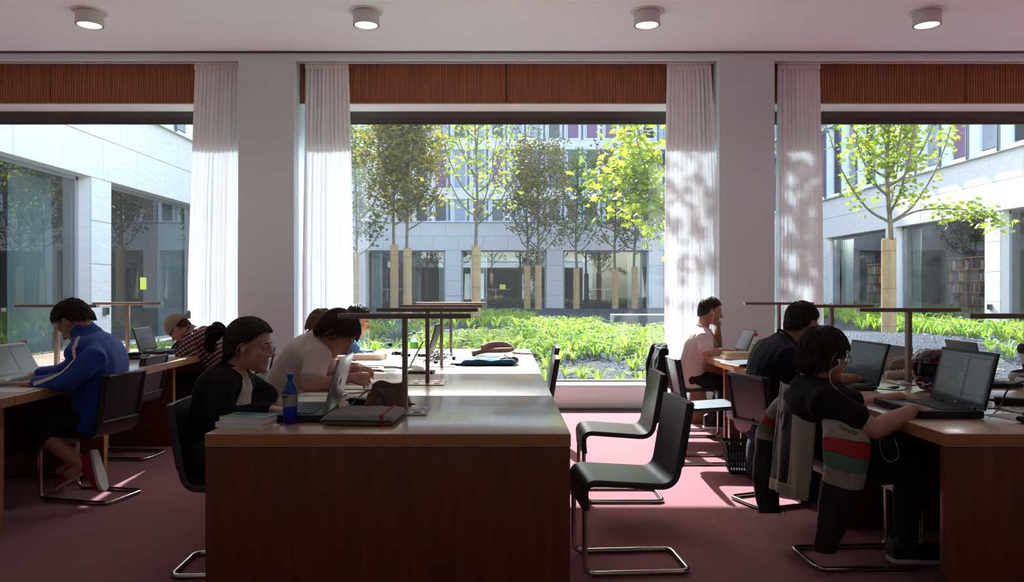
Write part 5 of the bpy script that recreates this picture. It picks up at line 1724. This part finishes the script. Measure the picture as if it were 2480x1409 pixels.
MB().limb([(0, 0, .008), (.07, .02, .008)], [.008, .008], 8).build('red_marker', 'red', t); MB().limb([(.02, -.03, .008), (.09, -.015, .008)], [.008, .008], 8).build('green_marker', 'green_cap', t)
t = tag(MB().lathe([(.014, 0), (.015, .002), (.015, .012), (.0135, .014), (.001, .014)], n=24).build('screw_top', 'white'), 'small round white cap beside the blue bottle', 'screw top')
t.location = T(668, 1036)

# grey felt laptop sleeve with red elastic
t = thing('laptop_sleeve', 'grey felt laptop sleeve with a red elastic band at the table front', 'laptop sleeve', (T(883, 1020).x, 3.40, TZ), R(-4))
def pillow(b, w, l, h, bulge=.35, seed=0, rough=.004, n=22):
    def top(u, v, s_):
        x = (u - .5) * 2; y = (v - .5) * 2
        e = max(0, 1 - abs(x) ** 6) ** .5 * max(0, 1 - abs(y) ** 6) ** .5
        z = h / 2 + s_ * (h / 2) * e ** .6 + (rough * noise.noise(V((u * 5 + seed, v * 5, s_))) * e if s_ > 0 else 0)
        return (x * w / 2, y * l / 2, z)
    b.grid(lambda u, v: top(u, v, 1), n, n); b.grid(lambda u, v: top(u, v, -1), n, n)
b = MB(); pillow(b, .325, .30, .05); b.build('felt_body', 'felt', t, 180)
MB().box((.108, 0, .026), (.010, .302, .054), bev=.004).build('elastic_band', 'red_cloth', t)
MB().tube([(-.15, -.149, .025), (.15, -.149, .025)], .004, 6).build('zip', 'black', t)
MB().box((.06, -.158, .008), (.035, .012, .006), Matrix.Rotation(.3, 4, 'Z'), bev=.002).build('zip_pull', 'red_cloth', t)

def cord(label, pts, r=.003, m='black_cord', n=6, name='cable'):
    o = MB().tube(smoothpath(pts, n), r, 6).build(name, m)
    return tag(o, label, 'cable', 'cables on the tables')
def adapter(label, x, y, rz, sz=(.06, .13, .032), plug=True):
    t = thing('power_adapter', label, 'power adapter', (x, y, TZ), R(rz))
    MB().box((0, 0, sz[2] / 2), sz, bev=.006).build('case', 'black', t)
    MB().limb([(0, sz[1] / 2, sz[2] / 2), (0, sz[1] / 2 + .03, sz[2] / 2)], [.008, .004], 8).build('strain_relief', 'black', t)
    return t
adapter('black power adapter behind the silver laptop', -.72, 3.90, 70)
cord('black cable arching over the felt sleeve from the adapter', [T(850, 985, .01), T(885, 972, .05), V((-.60, 3.72, TZ + .10)), V((-.56, 3.66, TZ + .05)), V((-.55, 3.63, TZ + .006))], .004)
cord('thin cable running from the silver laptop to the felt sleeve', [V((-.80, 3.36, TZ + .02)), T(760, 1022, .004), T(800, 1026, .004), T(815, 1010, .006)], .0025)
adapter('black power adapter right of the large black laptop', 2.62, 3.86, 60, (.07, .16, .04))
cord('black cable curving up from the large laptop to the right edge', [V((2.30, 3.56, TZ + .03)), P(2420, 985, 3.75), P(2440, 945, 3.8), P(2468, 927, 3.82), P(2510, 922, 3.85), V((2.78, 3.84, TZ + .03))], .0045)
cord('white charging cable by the blue jacket', [V((-2.95, 4.62, TZ + .005)), V((-3.05, 4.45, TZ + .005)), V((-3.0, 4.2, TZ + .005)), V((-3.15, 3.9, TZ + .005))], .003, 'white_cord')
cord('white cable across the table behind the blue jacket', [V((-2.98, 5.22, TZ + .004)), V((-3.05, 5.35, TZ + .004)), V((-3.2, 5.42, TZ + .004)), V((-3.3, 5.6, TZ + .004))], .0025, 'white_cord')
cord('white earphone wire looping on the sunlit table end', [T(1238, 884, .003), T(1262, 880, .003), T(1283, 888, .003), T(1275, 874, .003), T(1262, 868, .003), T(1266, 880, .003), T(1281, 889, .003)], .0018, 'white_cord')
cord('black laptop cable on the right table', [V((2.2, 4.42, TZ + .012)), V((2.32, 4.40, TZ + .004)), V((2.45, 4.55, TZ + .004)), V((2.52, 4.75, TZ + .01))], .003)
cord('white earphone wire hanging below the right table edge', [P(2130, 1040, 3.52), P(2134, 1095, 3.45), P(2155, 1118, 3.44), P(2176, 1105, 3.44), P(2172, 1078, 3.46), P(2165, 1060, 3.5)], .0016, 'white_cord')
# tangle of plugs between the lamps
t = thing('cable_tangle', 'tangle of black cables and plugs behind the second lamp post', 'cable', (-.62, 6.25, TZ))
rn = random.Random(3)
for k in range(6):
    pts = [V((rn.uniform(-.08, .2), rn.uniform(-.25, .3), abs(rn.gauss(.03, .04)) + .006)) for _ in range(6)]; pts[0].z = pts[-1].z = .006
    MB().tube(smoothpath(pts, 5), .0038, 5).build('cable', 'black_cord', t)
for x_, y_ in ((.10, -.28), (.22, .1), (.02, -.05)):
    MB().limb([(x_, y_, .016), (x_ + .01, y_ + .05, .02)], [.016, .008], 8).build('plug', 'black', t)

# brown pouch
t = thing('pouch', 'soft brown pouch slumped behind the front lamp', 'pouch', (T(945, 975).x, 3.86, TZ), R(5))
b = MB(); 
def pch(u, v):
    a = u * 2 * PI; s_ = math.sin(PI * min(1, v * .95 + .05)) ** .5
    w_ = .12 * (1 - .35 * v) ; d_ = .055 * (1 - .6 * v)
    return (w_ * math.cos(a) * (1 + .1 * noise.noise(V((u * 4, v * 3, 1)))), d_ * math.sin(a) + .015 * noise.noise(V((u * 5, v * 4, 8))), .115 * v + .01 * math.cos(a * 3) * v)
b.grid(pch, 28, 10); b.build('cloth', 'brown_cloth', t, 180, thick=.004)
MB().limb([(.11, -.03, .01), (.14, -.06, .012)], [.008, .004], 6).build('zip_tag', 'red_cloth', t)
# folded teal garment, scarf
t = thing('folded_garment', 'dark blue garment folded on the sunlit middle table', 'garment', (-.10, 5.98, TZ), R(2))
b = MB(); pillow(b, .43, .26, .05, seed=4, rough=.02); b.build('cloth', 'teal_cloth', t, 180)
MB().box((-.25, -.09, .012), (.1, .05, .02), bev=.006).build('strap_end', 'black', t)
b = MB(); pillow(b, .15, .2, .055, seed=9, rough=.02); o = b.build('lining', 'brown_cloth', t, 180); o.location = (.16, .02, .012)
t = thing('scarf', 'fringed brown scarf heaped on the window end of the table', 'scarf', (-.04, 6.78, TZ), R(4))
b = MB()
pts = [V((-.22, 0, .02)), V((-.1, .02, .045)), V((.02, -.02, .05)), V((.12, .02, .055)), V((.06, .05, .09)), V((-.06, .03, .085)), V((-.12, -.01, .06))]
b.tube(smoothpath(pts, 6), .034, 10, flat=(1.3, .7)); b.build('wrap', 'scarf', t, 180)
for k in range(9):
    MB().tube([(.14 + .02 * k, .01 * math.sin(k * 2), .03 - .002 * k), (.17 + .022 * k, .02 * math.cos(k), .012)], .006, 5).build('tassel', 'scarf', t)

def mouse(label, x, y, rz, m):
    t = thing('computer_mouse', label, 'mouse', (x, y, TZ), R(rz))
    b = MB(); b.rings([[V((xx, yy * w_, z_ * h_)) for yy, z_ in ((-1, 0), (-.95, .5), (-.5, .95), (0, 1), (.5, .95), (.95, .5), (1, 0))] for xx, w_, h_ in ((-.055, .012, .008), (-.045, .026, .026), (-.01, .031, .036), (.03, .03, .028), (.05, .022, .016), (.056, .01, .006))])
    b.build('shell', m, t, 60)
    MB().tube([(.03, 0, .029), (.045, 0, .021)], .004, 8).build('wheel', 'black', t)
mouse('grey mouse under the hand of the man in the navy shirt', T(2078, 940).x, 4.50, 5, 'plastic_grey')
mouse('black mouse near the window end of the middle table', T(960, 860).x, 6.88, 20, 'black')
# phone, wallet, usb stick
t = thing('phone', 'black phone on the table beside the typing man with glasses', 'phone', (1.985, 3.80, TZ), R(70))
MB().box((0, 0, .007), (.065, .125, .014), bev=.004).build('case', 'black', t); MB().box((0, 0, .0143), (.056, .095, .001)).build('screen', 'black_gloss', t)
t = thing('wallet', 'bulging black wallet at the front edge of the right table', 'wallet', (2.40, 3.32, TZ), R(10))
b = MB(); pillow(b, .20, .13, .035, seed=2, rough=.006); b.build('leather', 'black_gloss', t, 180)
b = MB(); pillow(b, .17, .11, .03, seed=5, rough=.006); o = b.build('flap', 'leather_black', t, 180); o.location = (.02, .01, .022)
MB().box((.04, -.06, .02), (.1, .03, .002), Matrix.Rotation(.1, 4, 'Z')).build('card', 'paper_warm', t)
t = thing('usb_stick', 'clear usb stick beside the glossy-screened laptop', 'usb stick', (2.36, 4.52, TZ), R(25))
MB().box((0, 0, .008), (.06, .02, .012), bev=.003).build('body', 'blue_cap', t); MB().box((-.045, 0, .008), (.03, .014, .006)).build('plug', 'chrome', t)
# document box behind the blue jacket
t = thing('document_case', 'flat black case with a white device on it, behind the blue jacket', 'case', (-3.19, 6.5, TZ), R(4))
MB().box((0, 0, .012), (.24, .2, .024), bev=.006).build('case', 'black', t)
MB().box((.01, .01, .036), (.16, .12, .022), Matrix.Rotation(.3, 4, 'Z') @ Matrix.Rotation(-.12, 4, 'Y'), bev=.008).build('device', 'black_gloss', t)
MB().box((-.02, -.03, .052), (.12, .05, .006), Matrix.Rotation(.2, 4, 'Z') @ Matrix.Rotation(-.1, 4, 'Y'), bev=.002).build('device_top', 'white', t)
# folder with orange edge overhanging the right table
t = thing('folder', 'navy folder with an orange edge hanging over the right table corner', 'folder', (1.955, 5.85, TZ), R(12))
b = MB(); b.grid(lambda u, v: (-.19 + .38 * u, -.14 + .28 * v, .022 + .012 * math.sin(PI * u)), 10, 6); b.build('cover', 'navy', t, 180, thick=.004)
b = MB(); b.grid(lambda u, v: (-.19 + .38 * u, -.142 + .28 * v, .008 + .006 * math.sin(PI * u)), 10, 6); b.build('lining', 'orange', t, 180, thick=.008)
MB().tube([(-.195, -.14, .012), (-.195, .14, .012)], .011, 8).build('spine', 'orange', t)
MB().tube([(-.06, -.145, .012), (-.062, -.155, -.02), (-.06, -.15, -.055)], .003, 5).build('strap', 'black', t)
# cloth bag and dotted pencil case
t = thing('cloth_bag', 'crumpled grey-brown cloth bag behind the glossy laptop', 'bag', (2.86, 5.30, TZ), R(5))
b = MB(); pillow(b, .42, .28, .12, seed=7, rough=.035); b.build('cloth', 'grey_cloth', t, 180)
MB().tube(smoothpath([(-.18, -.1, .09), (-.05, -.15, .075), (.1, -.13, .07), (.2, -.1, .05)], 5), .008, 6).build('strap', 'brown_cloth', t)
t = thing('pencil_case', 'light pencil case with dark dots in front of the cloth bag', 'pencil case', (2.70, 4.98, TZ), R(3))
b = MB(); b.tube(smoothpath([(-.16, 0, .032), (0, .005, .034), (.17, 0, .03)], 6), [.022, .028, .030, .031, .032, .032, .032, .032, .032, .031, .03, .028, .022], 14); cs = b.build('case', 'paper_grey', t, 180)
b = MB()
for k in range(26):
    xx = -.13 + .26 * (k % 13) / 12; a = -2.0 + .7 * (k // 13) + .2 * (k % 2)
    b.ell((xx, .032 * math.cos(a), .033 + .032 * math.sin(a + PI * 0) * -1), (.006, .004, .006), None, 6, 4)
o = b.build('dots', 'black', cs); o['kind'] = 'stuff'
tag(MB().box((3.17, 4.98, TZ + .06), (.06, .1, .12), bev=.006).build('power_brick', 'label_dark'), 'upright dark grey power brick at the right edge', 'power adapter')

# ================================================================ motorcycle helmet
hx = T(2262, 940); hx = V((2.56, 4.42, TZ))
t = thing('motorcycle_helmet', 'red, white and blue motorcycle helmet with raised clear visor', 'helmet', hx, R(200))
b = MB()
nu, nv = 56, 32
RX_, RY_, RZ_ = .142, .118, .128
def hp(th, ph, k=1.0):
    x = RX_ * math.sin(th) * math.cos(ph); y = RY_ * math.sin(th) * math.sin(ph); z = RZ_ * math.cos(th)
    if z < -.04: 
        x = x * (1 + .35 * max(0, math.cos(ph)) * min(1, (-z - .04) / .06))
    return V((x * k, y * k, .118 + max(z, -.108) * k))
vs = []; fs = []; mi = []
for i in range(nv + 1):
    for j in range(nu):
        vs.append(hp(PI * (.001 + .80 * i / nv), 2 * PI * j / nu))
for i in range(nv):
    for j in range(nu):
        th = .80 * PI * (i + .5) / nv; ph = 2 * PI * (j + .5) / nu
        ph = ph if ph < PI else ph - 2 * PI
        if abs(ph) < 1.05 and 1.18 < th < 1.80: continue          # the face opening
        zz = math.sin(7 * ph + 9 * th) + .7 * math.sin(13 * ph - 5 * th)
        if th < 1.2: c = 1 if zz > .15 else (2 if zz < -.35 else 3)
        elif th > 1.8: c = 4 if zz > .5 else (2 if zz > -.2 else (1 if zz < -.9 else 0))
        else: c = 2 if zz > .7 else (0 if zz > -.6 else 1)
        fs.append((i * nu + j, i * nu + (j + 1) % nu, (i + 1) * nu + (j + 1) % nu, (i + 1) * nu + j)); mi.append(c)
o_ = len(b.v); b.v += [tuple(v) for v in vs]; b.f += fs; b.mi += mi
mat('helmet_black', (26, 24, 28), .2); mat('helmet_red', (164, 30, 36), .2); mat('helmet_white', (214, 208, 204), .2); mat('helmet_grey', (116, 104, 100), .25); mat('helmet_blue', (40, 44, 130), .2)
shl = b.build('shell', ['helmet_black', 'helmet_red', 'helmet_white', 'helmet_grey', 'helmet_blue'], t, 60, thick=.006)
b = MB(); b.ell((0, 0, .118), (.118, .098, .104), None, 20, 12); b.build('lining', 'black', t, 180)
b = MB(); b.grid(lambda u, v: hp(.62 + .66 * v, -1.1 + 2.2 * u, 1.05) + V((.012, 0, .022)), 24, 8); b.build('visor', 'visor', t, 180, thick=.002)
for sy in (-1, 1):
    MB().lathe([(.022, 0), (.022, .008), (.016, .011), (.001, .011)], n=18, M=frame((.02, sy * .117, .135), (1, 0, 0), (0, 0, 1) if sy < 0 else (0, 0, -1))).build('visor_pivot', 'helmet_black', t)
MB().tube([hp(1.85, a, 1.01) for a in [-1.1 + .22 * q for q in range(11)]], .006, 6).build('trim_edge', 'black', t)
e = hp(.72, .95, 1.075); nn = (e - V((0, 0, .118))).normalized(); up_ = V((0, 0, 1)); xx = up_.cross(nn).normalized()
Mt = frame(e, xx, nn.cross(xx))
MB().lathe([(.032, 0), (.032, .001), (.028, .001), (.028, 0)], n=24, M=Mt @ Matrix.Diagonal((1, .62, 1, 1)), cap=False).build('logo_ring', 'helmet_black', t)
text('logo', 'Arai', .026, 'helmet_white', t, Mt @ Matrix.Translation((0, 0, .002)), .0006)

# ================================================================ bags on the floor
t = thing('shopping_basket', 'black plastic shopping basket on the floor by the empty sunlit chair', 'basket', (1.80, 5.52, 0), R(-8))
b = MB(); W_, D_, H_ = .33, .24, .22
def bp(sx, sy, z): 
    k = .78 + .22 * z / H_
    return V((sx * W_ / 2 * k, sy * D_ / 2 * k, z))
b.box((0, 0, .006), (W_ * .78, D_ * .78, .012)); base_ = b.build('floor_plate', 'black', t)
for (a, c) in (((-1, -1), (1, -1)), ((1, -1), (1, 1)), ((1, 1), (-1, 1)), ((-1, 1), (-1, -1))):
    b = MB()
    for z in (.01, .055, .10, .165, .21):
        p0, p1 = bp(a[0], a[1], z), bp(c[0], c[1], z); b.tube([p0, p1], .006 if z < .2 else .011, 6)
    n = 15 if a[1] == c[1] else 11
    for k in range(n + 1):
        f = k / n
        q0 = bp(a[0], a[1], .01) * (1 - f) + bp(c[0], c[1], .01) * f; q1 = bp(a[0], a[1], .21) * (1 - f) + bp(c[0], c[1], .21) * f
        b.tube([q0, q1], .0045, 5)
    q = [bp(a[0], a[1], .095), bp(c[0], c[1], .095), bp(c[0], c[1], .165), bp(a[0], a[1], .165)]
    b.add(q, [(0, 1, 2, 3)])
    b.build('side', 'black', t)
MB().tube(fillet([(-W_ / 2, 0, .21), (-W_ / 2 + .01, -.1, .235), (W_ / 2 - .01, -.1, .235), (W_ / 2, 0, .21)], .03), .007, 6).build('handle', 'black', t)
t = thing('backpack', 'black backpack standing in front of the shopping basket', 'backpack', (1.86, 5.28, 0), R(0))
b = MB()
b.rings([oval(V((0, 0, z)), V((0, 0, 1)), V((1, 0, 0)), a_, d_, 18, .75) for z, a_, d_ in ((.0, .10, .07), (.02, .13, .095), (.12, .14, .105), (.24, .135, .095), (.32, .115, .08), (.36, .07, .05), (.37, .02, .02))]); b.build('bag', 'navy', t, 60)
b = MB(); b.rings([oval(V((0, -.10, z)), V((0, 0, 1)), V((1, 0, 0)), a_, d_, 14, .75) for z, a_, d_ in ((.03, .07, .02), (.05, .1, .035), (.14, .1, .035), (.17, .07, .015))]); b.build('front_pocket', 'black_knit', t, 60)
MB().tube(smoothpath([(-.04, .02, .36), (-.03, .02, .40), (.03, .02, .40), (.04, .02, .36)], 5), .008, 6).build('handle', 'black', t)
for sx in (-1, 1): MB().tube(smoothpath([(sx * .07, .08, .33), (sx * .09, .13, .24), (sx * .09, .12, .1), (sx * .08, .09, .03)], 5), .014, 6, flat=(1.4, .5)).build('shoulder_strap', 'black', t)

# ================================================================ coat on the chin-resting man's chair
t = thing('coat', 'black coat hanging on the chair of the chin-resting man', 'coat', (1.46, 6.95, 0))
b = MB()
b.rings([oval(V((x, 0, z)), V((0, 0, 1)), V((0, 1, 0)), a_, d_, 20, .9) for x, z, a_, d_ in ((.03, .845, .10, .015), (.02, .82, .19, .032), (-.01, .72, .21, .045), (-.025, .6, .215, .05), (-.03, .48, .21, .055), (-.03, .36, .20, .06), (-.03, .24, .18, .055), (-.03, .225, .16, .04))])
put(blob(b, .012, 3, None, .014, 9, 4), 'coat_body', 'black_knit', t)
for sy in (-1, 1):
    b = MB(); b.limb([(.0, sy * .19, .78), (-.03, sy * .235, .62), (-.03, sy * .23, .42), (-.02, sy * .215, .30)], [.05, .055, .05, .042], 12); put(blob(b, .01, 3, None, .008, 10, 5), 'sleeve', 'black_knit', t)
for o in t.children: o.data.transform(Matrix.Translation(wloc(t)))

# ================================================================ motorcycle jacket on the near right chair
t = thing('motorcycle_jacket', 'grey and black motorcycle jacket with red and green sleeve stripes on a chair back', 'jacket', (1.47, 3.70, 0))
def tubeseg(pts, rads, cuts, flat=(1, 1), up=None, nm=None, n=16):
    """a sleeve cut into bands: cuts = [(t0, t1, material, name)]"""
    q = smoothpath(pts, 10); m_ = len(q)
    rr = [rads[0]] * m_
    for i in range(m_):
        x = i / (m_ - 1) * (len(rads) - 1); k = min(int(x), len(rads) - 2); rr[i] = rads[k] + (rads[k + 1] - rads[k]) * (x - k)
    for t0, t1, m, name in cuts:
        i0 = int(round(t0 * (m_ - 1))); i1 = int(round(t1 * (m_ - 1)))
        b = MB(); b.tube(q[i0:i1 + 1], rr[i0:i1 + 1], n, flat=flat, up=up)
        b.v = [tuple(V(v) + noise.noise_vector(V(v) * 6.5) * .016 + noise.noise_vector(V(v) * 17) * .005) for v in b.v]
        b.build(name, m, t, 60, world=True)
tubeseg([P(2020, 1012, 3.46), P(2050, 1056, 3.38), P(2046, 1120, 3.35), P(2030, 1200, 3.36), P(2012, 1275, 3.38), P(2000, 1330, 3.40)], [.07, .10, .10, .088, .072, .052],
        [(0, .26, 'leather_grey', 'shoulder'), (.26, .36, 'red_cloth', 'red_stripe'), (.36, .44, 'green_cloth', 'green_stripe'), (.44, .52, 'leather_grey', 'grey_stripe'), (.52, .95, 'leather_black', 'sleeve'), (.95, 1, 'black', 'cuff')], flat=(.6, 1), up=(1, 0, 0))
tubeseg([P(1905, 975, 3.98), P(1880, 1010, 4.04), P(1862, 1070, 4.08), P(1858, 1150, 4.06), P(1862, 1240, 4.02)], [.05, .07, .075, .07, .055],
        [(0, .22, 'leather_grey', 'shoulder'), (.22, .32, 'red_cloth', 'red_stripe'), (.32, .40, 'green_cloth', 'green_stripe'), (.40, .47, 'leather_grey', 'grey_stripe'), (.47, .96, 'leather_black', 'sleeve'), (.96, 1, 'black', 'cuff')], flat=(.8, 1), up=(1, 0, 0))
def back(u0, u1, m, nm, off=0.0, v0=0.0, v1=1.0):
    b = MB()
    def fn(u, v):
        u = u0 + (u1 - u0) * u; v = v0 + (v1 - v0) * v
        y = 3.50 + .46 * u
        z = .86 - .02 * abs(u - .5) - .50 * v - .05 * u * v
        x = 1.475 - .055 * math.sin(PI * u) - .05 * v - off + .012 * math.sin(u * 19 + v * 3) * v
        return (x, y, z)
    b.grid(fn, 14, 16); b.build(nm, m, t, 180, world=True, thick=.010)
back(.30, .80, 'leather_black', 'back_panel'); back(.0, .32, 'leather_grey', 'side_panel', .004); back(.78, 1.0, 'leather_grey', 'side_panel', .004)
back(.0, 1, 'leather_grey', 'waist_band', .006, .90, 1.0)
MB().tube(smoothpath([P(1910, 968, 3.96), P(1920, 985, 3.75), P(1965, 992, 3.55), P(2005, 992, 3.46)], 6), .022, 8, flat=(1, .7)).build('collar', 'leather_black', t, 180, world=True)
b = MB()      # front halves hanging over the seat side
for sy, y_ in ((-1, 3.49), (1, 3.95)):
    b = MB(); b.grid(lambda u, v: (1.50 + .10 * u, y_ - sy * .08 * u, .85 - .42 * v + .02 * u), 6, 10); b.build('front_flap', 'leather_black', t, 180, world=True, thick=.010)
Me = frame((1.388, 3.73, .70), (0, -1, 0), (0, 0, 1))
for pl in ([(-.03, .06), (.0, -.07), (.004, .0), (.03, .035)], [(-.01, .01), (.03, .05), (.028, -.02), (.006, -.055)]):
    b = MB(); b.prism(pl, 0, .004, Me); b.build('emblem', 'leather_grey', t, 0, world=True)
e = P(2052, 1042, 3.272)
text('lettering', 'DAINESE', .028, 'black', t, Matrix.Translation(-wloc(t)) @ frame(e, (1, .12, -.42), (.2, .15, 1)), .0006, sx=.85, shear=.25)
for x_ in (-.01, .01):
    MB().tube([P(1893, 1225, 3.9) + V((x_, 0, 0)), P(1897, 1248, 3.9) + V((x_, 0, 0))], .002, 5).build('zip_cord', 'black', t, 0, world=True)
